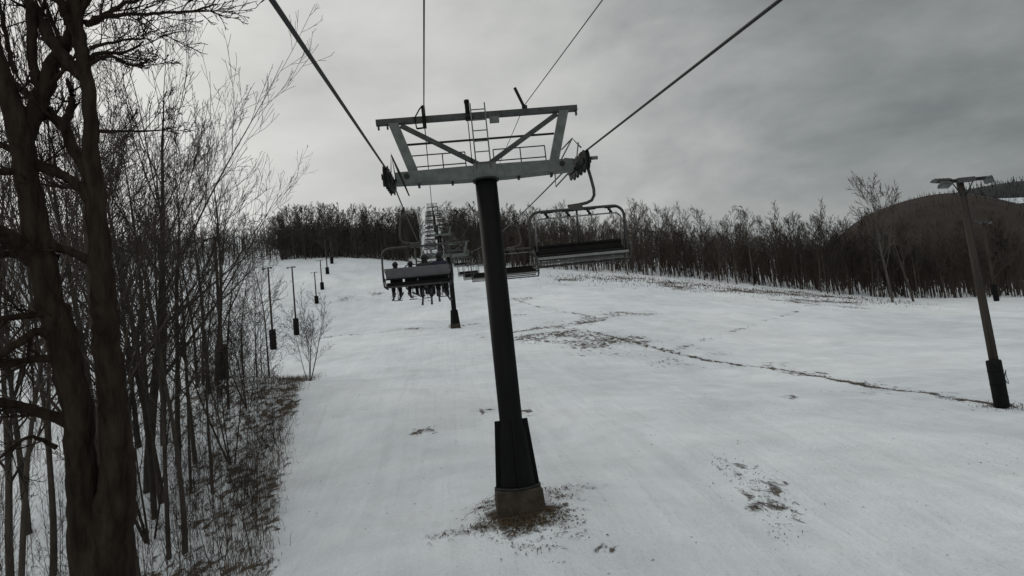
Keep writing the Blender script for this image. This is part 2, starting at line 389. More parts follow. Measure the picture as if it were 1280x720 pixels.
near_vars = [near_tree(12.5, .13, 1), near_tree(11, .10, 2, POLE), near_tree(13.5, .17, 3, VASE), near_tree(9.5, .07, 4, POLE), near_tree(12, .12, 5, VASE), near_tree(8, .06, 6, NEAR, 4)]
LBL_WOOD = 'slender bare grey tree crowded among others in the left roadside wood'
used = set()
def put_tree(i, x, y, s=1, rz=0, label=LBL_WOOD, group='bare trees of the left roadside wood', tilt=(0, 0)):
    o = near_vars[i]
    if i in used: o = copy_tree(o)
    used.add(i)
    o.location = (x, y, ground(x, y)); o.scale = (s, s, s); o.rotation_euler = (tilt[0], tilt[1], rz)
    tag(o, cat='tree'); relabel(o, label, group); return o
# trees that can be picked out, by image column and distance
rng = random.Random(11)
for px, d, i, s, rz, lab in ((172, 19, 2, 1.0, 2.2, 'bare tree just right of the huge twin trunk, limbs fanning to the right'),
                             (337, 47, 3, .98, .4, 'thin straight bare tree at the right end of the left wood'),
                             (388, 50, 5, .72, 1.0, 'small isolated bare sapling at the edge of the snow beside padded poles')):
    p = hit(px, d); put_tree(i, p.x, p.y, s, rz, lab, None, tilt=(0, .15 if px == 172 else 0))
spots = [(185, 40, 0), (196, 27, 1), (215, 22, 3), (230, 22.5, 1), (247, 33, 4), (262, 42, 0), (243, 45, 1), (206, 37, 0), (282, 38, 1), (300, 46, 3), (150, 22, 4), (225, 34, 4), (162, 27, 0), (188, 31, 2), (205, 29, 0), (140, 33, 0), (178, 36, 4), (268, 44, 2), (318, 52, 4), (268, 27, 3), (291, 30, 5), (150, 30, 0), (120, 40, 4), (70, 24, 1), (35, 30, 0),
         (10, 22, 4), (60, 44, 2), (15, 48, 4), (-40, 27, 2), (175, 58, 0), (225, 56, 2), (250, 66, 0), (185, 24, 5), (255, 52, 0), (310, 40, 5),
         (40, 60, 0), (330, 62, 3), (250, 90, 1), (165, 90, 0), (70, 84, 0), (235, 29, 3), (160, 24, 3), (100, 20, 3), (20, 15, 3)]
for px, d, i in spots:
    p = hit(px+rng.uniform(-4, 4), d*rng.uniform(.96, 1.04))
    put_tree(i, p.x, p.y, rng.uniform(.92, 1.12)*(1.08 if d < 48 else .9)*float(np.interp(px, [190, 335], [1.08, .68])), rng.random()*6.28, tilt=(rng.gauss(0, .025), rng.gauss(.02, .03)+(.04 if i in (2, 4) else 0)))

# the huge double tree in front
BD = 10.0
def P3(px, py, d=BD): return at(px, py, d)
def big_tree():
    rngb = random.Random(5); w = Wood()
    b = hit(133, BD); root = empty('big_bare_tree', b)
    w_px = lambda q: q*BD/F/2
    def path(pts, lvl, kids=0, dep=0.0, twL=1.0):
        if lvl == 0: pts = [(a, b_, c*.90) for a, b_, c in pts]
        P = []; R = []
        for k, (px, py, wd) in enumerate(pts):
            P.append(P3(px, py, BD+dep*k/(max(1, len(pts)-1)))-b); R.append(w_px(wd))
        # refine with a smooth curve
        Q = []; QR = []
        n_ = len(P)
        for i in range(n_-1):
            p0, p1, p2, p3 = P[max(i-1, 0)], P[i], P[i+1], P[min(i+2, n_-1)]
            for j in range(5):
                t = j/5; Q.append(.5*((2*p1)+(p2-p0)*t+(2*p0-5*p1+4*p2-p3)*t*t+(3*p1-p0-3*p2+p3)*t**3)); QR.append(R[i]*(1-t)+R[i+1]*t)
        Q.append(P[-1]); QR.append(R[-1])
        Q = [q+Vector((rngb.gauss(0, .012), rngb.gauss(0, .012), 0)) for q in Q]
        w.paths.append((Q, QR, lvl))
        for j in range(kids):
            fi = (.25+.75*(j+rngb.random())/kids)*(len(Q)-1); i = min(int(fi), len(Q)-2)
            td = (Q[i+1]-Q[i]).normalized(); sd = Matrix.Rotation(rngb.random()*6.28, 3, td) @ td.orthogonal().normalized()
            w.grow(Q[i], td*.75+sd*.65, twL*rngb.uniform(.6, 1.3), max(QR[i]*.4, .008), 2, TW, rngb)
        return Q
    TW = var(n=[1, 1, 1, 6, 4], rmin=.005, len=[1, 1, 1, .55, .5], seg=[1, 1, 6, 5, 3])
    zb = ray(136, 1050).length
    path([(131, 1080, 100), (131, 900, 84), (131, 780, 78), (134, 690, 68), (146, 615, 50), (146, 560, 42), (142, 510, 37), (136, 460, 37), (132, 410, 35), (130, 370, 33), (124, 300, 29), (118, 230, 24), (112, 150, 19), (105, 75, 18), (94, 25, 19), (90, -40, 17), (80, -160, 13), (62, -300, 8)], 0)
    path([(128, 900, 60), (119, 760, 56), (111, 680, 50), (104, 610, 42), (100, 560, 38), (96, 510, 39), (86, 460, 39), (74, 410, 40), (61, 370, 35), (47, 300, 36), (35, 230, 31), (22, 155, 31), (6, 100, 23), (-12, 40, 19), (-40, -90, 14), (-80, -220, 8)], 0, dep=-.1)
    path([(28, 172, 28), (44, 138, 23), (57, 105, 21), (72, 70, 19), (88, 42, 14), (108, 0, 10), (140, -70, 7)], 1, 6, .4)
    path([(106, 100, 14), (86, 80, 17), (68, 55, 16), (50, 25, 14), (35, -5, 12), (10, -70, 10)], 1, 6, .3)
    path([(119, 240, 16), (98, 195, 15), (80, 160, 14), (60, 138, 12), (35, 118, 9), (12, 100, 8), (-20, 92, 6)], 1, 7, .6)
    path([(78, 160, 12), (88, 140, 10), (90, 118, 9), (84, 100, 4)], 1, 3, .2, .5)
    path([(121, 262, 18), (106, 238, 17), (86, 223, 12), (66, 215, 11), (42, 208, 9)], 1, 3, -.05, .7)
    path([(120, 248, 14), (96, 232, 11), (70, 212, 9), (46, 203, 8), (20, 190, 9), (-20, 172, 9)], 1, 4, .5)
    path([(126, 335, 15), (98, 318, 11), (68, 308, 11), (52, 302, 14)], 1, 2, -.05, .6)
    path([(60, 330, 34), (30, 312, 26), (10, 296, 20), (-30, 274, 14)], 1, 4, -.6)
    path([(40, 220, 14), (20, 214, 10), (0, 214, 9), (-30, 206, 7)], 1, 3, -.5)
    path([(85, 385, 14), (52, 392, 9), (20, 396, 8), (-30, 402, 6)], 1, 4, -.6)
    path([(82, 445, 14), (50, 414, 10), (22, 430, 10), (-10, 448, 9)], 1, 4, -.8)
    path([(84, 452, 12), (55, 448, 10), (25, 452, 9), (-30, 462, 7)], 1, 5, -.7)
    path([(95, 530, 18), (66, 520, 14), (36, 511, 13), (0, 503, 12), (-40, 500, 9)], 1, 5, -.8)
    path([(70, 560, 7), (40, 546, 5), (15, 560, 4), (-20, 590, 3)], 2, 4, -.3, .8)
    path([(90, 30, 14), (80, 12, 12), (72, -20, 10), (60, -70, 8)], 1, 4, -.4)
    path([(40, 8, 13), (39, 50, 12), (44, 90, 11), (50, 120, 10), (54, 150, 9)], 1, 2, .2, .6)
    path([(108, 30, 10), (120, 26, 8), (142, 12, 6), (175, -2, 5), (215, -20, 4)], 2, 7, .5, .9)
    path([(108, 32, 8), (126, 22, 6), (160, 18, 5), (200, 17, 4), (240, 14, 3), (270, 5, 2)], 2, 14, .3, .8)
    path([(110, 75, 8), (128, 66, 5), (155, 66, 4), (180, 52, 2.5)], 2, 7, .4, .7)
    path([(112, 80, 7), (135, 70, 5), (150, 76, 4), (168, 82, 4), (184, 76, 3)], 2, 5, .3, .5)
    path([(112, 60, 6), (130, 55, 4), (158, 50, 3), (182, 48, 2)], 2, 6, -.3, .6)
    path([(116, 165, 6), (150, 164, 4), (185, 164, 2.6), (215, 160, 1.6)], 2, 4, .6, .6)
    path([(95, 20, 9), (112, -10, 7), (140, -40, 5), (180, -60, 3)], 2, 8, .4, 1.0)
    path([(20, 90, 8), (10, 60, 6), (4, 30, 5), (-4, -10, 4)], 2, 6, .5, .9)
    path([(70, 70, 6), (62, 40, 5), (58, 10, 4), (50, -30, 3)], 2, 6, .6, .8)
    w.mesh('trunk', M['bark'], root, (0,), [16]); w.mesh('crown', M['bark'], root, (1, 2, 3, 4), [10, 9, 5, 4, 3])
    return root
tag(big_tree(), 'huge dark twin-trunked bare tree close on the left', 'tree')

# shrubs at the wood edge
SHR = var(seg=[6, 4, 3, 3, 3], n=[1, 5, 4, 3], t0=[0, .3, .3, .3], len=[1, .45, .5, .5, .5], ang=[0, 32, 35, 35], rmin=.004, wob=[.07, .1, .12, .15, .1])
def shrub(h, seed, k):
    w = Wood(); r_ = random.Random(seed)
    for i in range(k):
        w.grow(Vector((r_.gauss(0, .15), r_.gauss(0, .15), -.05)), Vector((r_.gauss(0, .3), r_.gauss(0, .3), 1)), h*r_.uniform(.5, 1.1), .014, 0, SHR, r_)
    root = empty('bare_shrub')
    w.mesh('stems', M['twig'], root, (0,), [5]); w.mesh('twigs', M['twig'], root, (1, 2, 3), [5, 3, 3, 3])
    return root
shv = [shrub(2.4, 41, 7), shrub(1.6, 42, 9), shrub(3.2, 43, 6)]; sused = set()
for k in range(36):
    y = rng.uniform(13, 52); e = np.interp(y, [q[1] for q in EDGE], [q[0] for q in EDGE]); x = e-abs(rng.gauss(0, 3.2))-.3
    i = k % 3; o = shv[i] if i not in sused else copy_tree(shv[i]); sused.add(i)
    s = rng.uniform(.6, 1.15); o.location = (x, y, ground(x, y)); o.scale = (s, s, s); o.rotation_euler = (0, 0, rng.random()*6.28)
    tag(o, 'bare brown shrub of thin upright stems at the edge of the left wood', 'shrub', 'bare shrubs along the left wood edge')

# far woods: individual trees in front, a counted-by-nobody thicket behind
FAR = dict(seg=[7, 4, 3, 2], wob=[.04, .07, .08, .1], up=[.0, .09, .07, .04], tap=[.85, .85, .8, .5], rmin=.022, n=[1, 16, 8, 4], t0=[0, .28, .25, .2], ang=[0, 42, 36, 34], len=[1, .46, .55, .55], rr=[1, .5, .6, .7])
def far_tree(h, r, seed, P, mat, name='wood_tree'):
    w = Wood(); w.grow(Vector((0, 0, -.5)), Vector((0, 0, 1)), h, r, 0, P, random.Random(seed))
    return w.mesh(name, mat, None, (0, 1, 2, 3), [5, 3, 3, 3])
DENSE = dict(FAR); DENSE.update(ang=[0, 44, 38, 36], up=[0, .06, .05, .03], n=[1, 20, 8, 4], t0=[0, .12, .2, .2], len=[1, .36, .5, .5], rmin=.03)
far_sets = {'r': [far_tree(13.5, .17, 61+k, FAR, M['far_tree']) for k in range(5)], 'l': [far_tree(13.5, .17, 71+k, DENSE, M['far_dark']) for k in range(4)]}
fused = set()
def put_far(key, p, s, label, group):
    L_ = far_sets[key]; i = rng.randrange(len(L_)); o = L_[i]
    if (key, i) in fused: o = o.copy(); COL.objects.link(o)
    fused.add((key, i)); o.location = p; o.scale = (s*rng.uniform(.85, 1.1), s*rng.uniform(.85, 1.1), s); o.rotation_euler = (rng.gauss(0, .03), rng.gauss(0, .03), rng.random()*6.28)
    tag(o, cat='tree'); relabel(o, label, group)
def crest(px): return float(np.interp(px, [300, 350, 420, 500, 640, 700, 780, 950, 1110, 1280], [162, 162, 163, 165, 160, 157, 154, 143, 131, 131]))
for k in range(135):
    px = 665+ (1290-665)*(k+rng.random())/135; d = crest(px)+abs(rng.gauss(0, 14))
    put_far('r', hit(px, d), rng.uniform(.72, 1.12)*(1.0 if px > 760 else .95), 'bare grey-brown tree in the wood along the right side of the slope', 'trees of the right-hand wood')
for k in range(75):
    px = 352+(528-352)*(k+rng.random())/75; d = crest(px)+abs(rng.gauss(0, 16)); 
    if px > 505: d += rng.uniform(10, 90)
    put_far('l', hit(px, d), rng.uniform(.66, .92), 'dark bare tree in the dense wood at the top left of the slope', 'trees of the upper left wood')
for k in range(9):
    px = rng.uniform(338, 358); d = crest(px)+abs(rng.gauss(4, 10))
    put_far('l', hit(px, d), rng.uniform(.4, .78), 'dark bare tree in the dense wood at the top left of the slope', 'trees of the upper left wood')
for k in range(40):
    px = 557+(662-557)*(k+rng.random())/40; d = 172+abs(rng.gauss(0, 45))
    put_far('l', hit(px, d), rng.uniform(.85, 1.1), 'dark bare tree in the wood right of the far lift line', 'trees right of the far lift line')
for k in range(24):
    px = 20+(345-20)*(k+rng.random())/24; d = 168+abs(rng.gauss(0, 25))
    put_far('l', hit(px, d), rng.uniform(.5, .8), 'distant small bare tree seen through the left wood', 'distant trees behind the left wood')
for px, d, s, i in ((1116, 122, 1.38, 1), (1142, 126, 1.3, 2)):
    o = far_sets['r'][i].copy(); o.data = o.data.copy(); o.data.materials[0] = M['bark_pale'] if px < 1130 else M['far_tree']; COL.objects.link(o); p = hit(px, d); o.location = p; s *= 1.14; o.scale = (s*.85, s*.85, s)
    o.rotation_euler = (0, -.10, 0); tag(o, cat='tree')
    relabel(o, 'tall pale-barked bare tree leaning left above the right wood' if px < 1130 else 'tall dark bare tree right beside the leaning pale tree')

def sticks(name, mat, gen, count, hmin, hmax, wid, clear, nb, label, cat=None, blen=1.0):
    """one mass of thin saplings"""
    Vs = []; Fs = []; off = 0; R = random.Random(name)
    an = np.arange(3)*2*PI/3; ring = np.stack([np.cos(an), np.sin(an), 0*an], 1)
    for _ in range(count):
        p = gen(R)
        if p is None: continue
        h = R.uniform(hmin, hmax); cl_ = R.uniform(.15, 1.1); top = Vector((R.gauss(0, .08)*h, R.gauss(0, .08)*h, h)); segs = [(Vector((0, 0, -.2)), top, wid*1.3, wid*.4)]
        for j in range(nb):
            t = R.uniform(clear*cl_, .97); a = R.random()*6.28; L = h*R.uniform(.1, .3)*(1.2-t*.6)*blen
            q = top*t; segs.append((q, q+Vector((math.cos(a)*L*.6, math.sin(a)*L*.6, L*.85)), wid*.7, wid*.35))
        for a, b, ra, rb in segs:
            A_ = np.array(tuple(p+a)); B_ = np.array(tuple(p+b))
            Vs.append(A_+ring*ra); Vs.append(B_+ring*rb)
            for k in range(3): Fs.append((off+k, off+(k+1) % 3, off+3+(k+1) % 3, off+3+k))
            off += 6
    o = mesh_np(name, np.concatenate(Vs), np.array(Fs), mat); tag(o, label, cat, kind='stuff'); return o
PTS = {}
def region(px0, px1, dmin, dmax, bias=1.5):
    def g(R):
        px = R.uniform(px0, px1); d = crest(px)+dmin+(dmax-dmin)*R.random()**bias
        p = at(px, 340, d); return Vector((p.x, p.y, GI(p.x, p.y)))
    return g
# fast bilinear ground lookup
def GI(x, y):
    i = int(np.clip(np.searchsorted(gx, x)-1, 0, nx-2)); j = int(np.clip(np.searchsorted(gy, y)-1, 0, ny-2))
    u = (x-gx[i])/(gx[i+1]-gx[i]); v = (y-gy[j])/(gy[j+1]-gy[j])
    return float((GZ[j, i]*(1-u)+GZ[j, i+1]*u)*(1-v)+(GZ[j+1, i]*(1-u)+GZ[j+1, i+1]*u)*v)
sticks('right_thicket', M['thicket'], region(640, 1300, 3, 75, 1.1), 2700, 3.5, 11.0, .055, .36, 26, 'brown mass of saplings filling the right-hand wood', 'thicket')
sticks('upper_left_thicket', M['far_dark'], region(352, 512, 2, 60), 1800, 3, 8, .06, .05, 18, 'dark mass of saplings filling the upper left wood', 'thicket')
def midreg(R):
    px = R.uniform(558, 662); p = at(px, 330, 168+110*R.random()); return Vector((p.x, p.y, GI(p.x, p.y)))
sticks('middle_thicket', M['far_dark'], midreg, 1500, 4, 10, .06, .03, 16, 'dark saplings filling the wood behind the near tower', 'thicket')
def leftstrip(R):
    px = R.uniform(500, 524); p = at(px, 300, 175+150*R.random()); return Vector((p.x, p.y, GI(p.x, p.y)))
sticks('strip_side_thicket', M['far_dark'], leftstrip, 500, 4, 10, .06, .03, 16, 'dark saplings along the left side of the far lift line', 'thicket')
def leftlow(R):
    px = R.uniform(-60, 345); p = at(px, 330, 150+70*R.random()); return Vector((p.x, p.y, GI(p.x, p.y)))
sticks('distant_left_thicket', M['far_dark'], leftlow, 900, 3, 8, .05, .05, 12, 'distant grey saplings seen through the left wood', 'thicket')
def leftnear(R):
    px = R.uniform(-80, 320); p = at(px, 500, R.uniform(18, 75)); return Vector((p.x, p.y, GI(p.x, p.y)))
sticks('left_undergrowth', M['twig'], leftnear, 380, 2.0, 6.5, .009, .15, 18, 'thin saplings and undergrowth filling the left wood', 'undergrowth')

# dead grass, weeds and leaf litter
def blades(name, mat, gen, count, hmin, hmax, wid, flat, label, cat, lo=.5):
    R = np.random.RandomState(len(name)+count); XY = gen(R, count); n_ = len(XY)
    z = np.array([GI(a, b) for a, b in XY])
    h = R.uniform(hmin, hmax, n_); a = R.uniform(0, 6.28, n_); ln = R.uniform(flat*lo, flat, n_)
    d = np.stack([np.cos(a), np.sin(a)], 1); s_ = np.stack([-np.sin(a), np.cos(a)], 1)*wid
    b = np.c_[XY, z-.02]
    m_ = b+np.c_[d*(h*ln*.4)[:, None], h*.6*(1-ln*.35)]
    t_ = b+np.c_[d*(h*ln)[:, None], h*(1.02-ln*.75)]
    w3 = np.c_[s_, np.zeros(n_)]
    Vv = np.stack([b-w3, b+w3, m_+w3*.8, m_-w3*.8, t_+w3*.25, t_-w3*.25], 1).reshape(-1, 3)
    o_ = np.arange(n_)[:, None]*6
    Fv = np.concatenate([o_+np.array([[0, 1, 2, 3]]), o_+np.array([[3, 2, 4, 5]])])
    o = mesh_np(name, Vv, Fv, mat); tag(o, label, cat, kind='stuff'); return o
def along(pts, spread):
    pts = np.array(pts)
    def g(R, c):
        L = np.linalg.norm(np.diff(pts, axis=0), axis=1); cs = np.r_[0, np.cumsum(L)]; t = R.uniform(0, cs[-1], c)
        cl = R.uniform(0, cs[-1], max(8, int(cs[-1]/1.6))); t = np.where(R.rand(c) < .75, cl[R.randint(0, len(cl), c)]+R.normal(0, .35, c), t); t = np.clip(t, 0, cs[-1])
        x = np.interp(t, cs, pts[:, 0]); y = np.interp(t, cs, pts[:, 1])
        return np.c_[x+R.normal(0, spread, c), y+R.normal(0, spread, c)]
    return g
def base_ring(R, c):
    k = 46; r = .62+np.abs(R.normal(0, .62, k)); a = R.uniform(0, 6.28, k); a = np.where(R.rand(k) < .4, R.uniform(3.5, 5.6, k), a)
    i = R.randint(0, k, c); sp = .10+.12*R.rand(k)[i]
    return np.c_[BASE[0]+np.cos(a[i])*r[i]+R.normal(0, 1, c)*sp*1.5, BASE[1]-.1+np.sin(a[i])*r[i]+R.normal(0, 1, c)*sp]
blades('footing_grass', M['grass'], base_ring, 2100, .06, .26, .010, 1.30, 'dead brown grass and leaves round the concrete footing', 'grass', .86)
blades('footing_leaves', M['litter'], base_ring, 420, .04, .11, .022, 1.3, 'dark leaf litter round the concrete footing', 'leaf litter', .9)
blades('track_grass', M['grass'], along(TR1, .22), 1500, .05, .16, .02, .9, 'dead grass poking through snow along the furrow to the right pole', 'grass')
blades('upper_track_grass', M['grass'], along(TR2, .6), 600, .06, .2, .022, .9, 'dead grass along the upper furrow behind the near tower', 'grass')
blades('middle_track_grass', M['grass'], along(TR7, 2.2), 420, .06, .18, .018, .9, 'scattered dead grass tufts right of the near tower', 'grass')
blades('crest_grass', M['grass'], along(TR4, 6), 900, .1, .3, .04, .9, 'dead grass tufts on the slope below the right-hand wood', 'grass')
blades('wood_edge_grass', M['weed'], along(TR6, 4), 2200, .2, .6, .05, .7, 'dark weeds at the foot of the right-hand wood', 'grass')
blades('front_grass', M['grass'], along(TR5, .3), 240, .04, .12, .012, .9, 'sparse dead grass in the snow at lower right', 'grass')
def edge_band(R, c):
    y = 9+44*R.rand(c)+np.abs(R.normal(0, 3, c)); e = np.interp(y, [q[1] for q in EDGE], [q[0] for q in EDGE]); return np.c_[e-.15-np.abs(R.normal(0, 1.3, c))+R.normal(0, .22, c), y]
blades('edge_weeds', M['weed'], edge_band, 9000, .12, .7, .007, .75, 'tangled dead weeds along the edge of the left wood', 'weeds')
def wood_floor(R, c):
    y = 9+50*R.rand(c); e = np.interp(y, [q[1] for q in EDGE], [q[0] for q in EDGE]); return np.c_[e-1-14*R.rand(c), y]
blades('wood_floor_weeds', M['weed'], wood_floor, 11000, .08, .5, .007, .9, 'dead stems and twigs over the snowy floor of the left wood', 'weeds')
def around(px, py, s_):
    c0 = gpx(px, py)
    return lambda R, c: np.c_[R.normal(c0[0], s_, c), R.normal(c0[1], s_, c)]
blades('pole_foot_grass', M['grass'], around(1256, 509, .6), 300, .05, .2, .015, .9, 'dead grass round the foot of the right floodlight pole', 'grass')
def specks(R, c):
    k = 150; cx = R.uniform(-7, 22, k); cy = R.uniform(9, 70, k); i = R.randint(0, k, c); sp = R.uniform(.1, 1.6, k)[i]
    return np.c_[cx[i]+R.normal(0, 1, c)*sp, cy[i]+R.normal(0, 1, c)*sp]
blades('snow_specks', M['litter'], specks, 1000, .04, .12, .014, 1.25, 'scattered dead leaves and clods lying on the snow', 'leaf litter', .8)

# far hill on the right and the ridge behind it
def ridge_mesh(name, prof, d, depth, mat, base):
    Vh = []; nn = len(prof); pxs = np.linspace(prof[0][0], prof[-1][0], 90); pys = np.interp(pxs, [q[0] for q in prof], [q[1] for q in prof])
    pys = np.convolve(np.pad(pys, 4, 'edge'), np.ones(9)/9, 'valid')
    rows = 14; R = np.random.RandomState(3)
    for k in range(rows+1):
        t = k/rows
        for i, (a, b) in enumerate(zip(pxs, pys)):
            dd = d-depth*(1-t); top = at(a, b, d); p = at(a, b, dd)
            z = base+(top.z-base)*math.sin(t*PI/2); Vh.append((p.x, p.y, z))
    for i, (a, b) in enumerate(zip(pxs, pys)):
        p = at(a, b, d*1.25); Vh.append((p.x, p.y, base))
    w_ = 90; ii, jj = np.meshgrid(np.arange(w_-1), np.arange(rows+1)); b0 = (jj*w_+ii).ravel()
    o = mesh_np(name, np.array(Vh), np.stack([b0, b0+1, b0+w_+1, b0+w_], 1), mat, smooth=True); tag(o, kind='structure'); return o, np.array(Vh[:w_*(rows+1)])
hill, HV = ridge_mesh('wooded_hill', [(1010, 345), (1045, 300), (1075, 276), (1115, 260), (1150, 250), (1190, 244), (1230, 248), (1290, 262), (1400, 290), (1560, 330)], 330, 120, M['hill'], 0)
def hillpts(R):
    q = HV[R.randrange(len(HV))]; return Vector((q[0]+R.gauss(0, 4), q[1]+R.gauss(0, 4), q[2]-.8))
sticks('hill_wood', M['hill_twig'], hillpts, 3600, .8, 1.9, .055, .1, 14, 'brown leafless wood covering the far hill on the right', 'wood')
ridge, RV = ridge_mesh('far_ridge', [(1000, 330), (1080, 285), (1150, 256), (1200, 241), (1240, 233), (1290, 227), (1400, 218), (1700, 240)], 900, 250, M['ridge'], 0)
def ridgepts(R):
    q = RV[90*4+R.randrange(len(RV)-90*4)]; return Vector((q[0]+R.gauss(0, 8), q[1]+R.gauss(0, 8), q[2]-2))
sticks('ridge_wood', M['ridge'], ridgepts, 1800, 4, 9, .3, .1, 9, 'dark distant wood along the far ridge at the right edge', 'wood')
mb = MB(); pts = [(1236, 249.5), (1250, 248), (1300, 246), (1300, 251), (1275, 254), (1262, 256), (1255, 252)]
mb.poly([at(a, b, 640) for a, b in pts]); o = mb.build('far_snowfield', M['snow']); tag(o, kind='structure')

# ------------------------------------------------------------------ the lift
YT = 19.0; XT = 1.30; ZB = -3.62
GA = 2.58
def sheaves(root, sx):
    """row of wheels on one end of the crossarm; sx=-1 left, 1 right"""
    x = XT+sx*GA; t = empty('sheave_assembly'); t.parent = root
    z0 = 5.33+3.62; O = Vector((x-XT, 0, z0)); sl = .14
    mb = MB()
    for s_ in (-1, 1):
        mb.bar(O+Vector((s_*.10, -1.15, -1.15*sl)), O+Vector((s_*.10, 1.15, 1.15*sl)), .025, .14)
    mb.cyl(O+Vector((0, 0, -.02)), (1, 0, 0), .09, .34)
    fr = mb.build('sheave_frame', M['steel_dark'], root)
    for k in (-1.0, -.5, 0, .5, 1.0):
        w = MB(); c = O+Vector((0, k, k*sl+.02))
        w.cyl(c+Vector((.05, 0, 0)), (1, 0, 0), .265, .03, 22); w.cyl(c-Vector((.05, 0, 0)), (1, 0, 0), .265, .03, 22); w.cyl(c, (1, 0, 0), .215, .07, 22); w.cyl(c, (1, 0, 0), .05, .19, 10)
        w.build('sheave_wheel', M['rubber'], fr)
    g = MB()
    ix = -sx*.22
    if sx > 0:
        a = O+Vector((ix-.42, -.9, -.05)); b_ = O+Vector((ix-.05, -.9, .52)); c_ = O+Vector((ix+.16, -.9, .25))
        g.tube([a, b_, c_], .022, 6); g.tube([b_, b_+Vector((0, 1.7, .25))], .02, 6)
        d_ = O+Vector((ix-.55, -.6, -.2)); e_ = O+Vector((ix-.58, -.6, -.66)); f_ = O+Vector((ix+.02, -.6, -.12))
        g.tube([d_, e_, f_], .026, 6)
        g.tube([O+Vector((.1, -.9, -.05)), O+Vector((.34, -.9, -.05))], .05, 8)
        g.tube([a+Vector((.1, 0, .05)), O+Vector((ix, -.9, -.05)), O+Vector((ix+.1, -.9, .4))], .02, 6)
    else:
        g.tube([O+Vector((ix-.05, -.9, .45)), O+Vector((ix+.1, -.9, .0)), O+Vector((ix+.3, -.7, -.6))], [.02, .035, .02], 6)
        g.tube([O+Vector((ix-.12, -.95, -.3)), O+Vector((ix-.05, -.95, .5)), O+Vector((ix+.02, -.95, -.3))], .022, 6)
    g.build('rope_catcher', M['steel'] if sx > 0 else M['steel_dark'], fr)
    bpy.data.objects.remove(t)

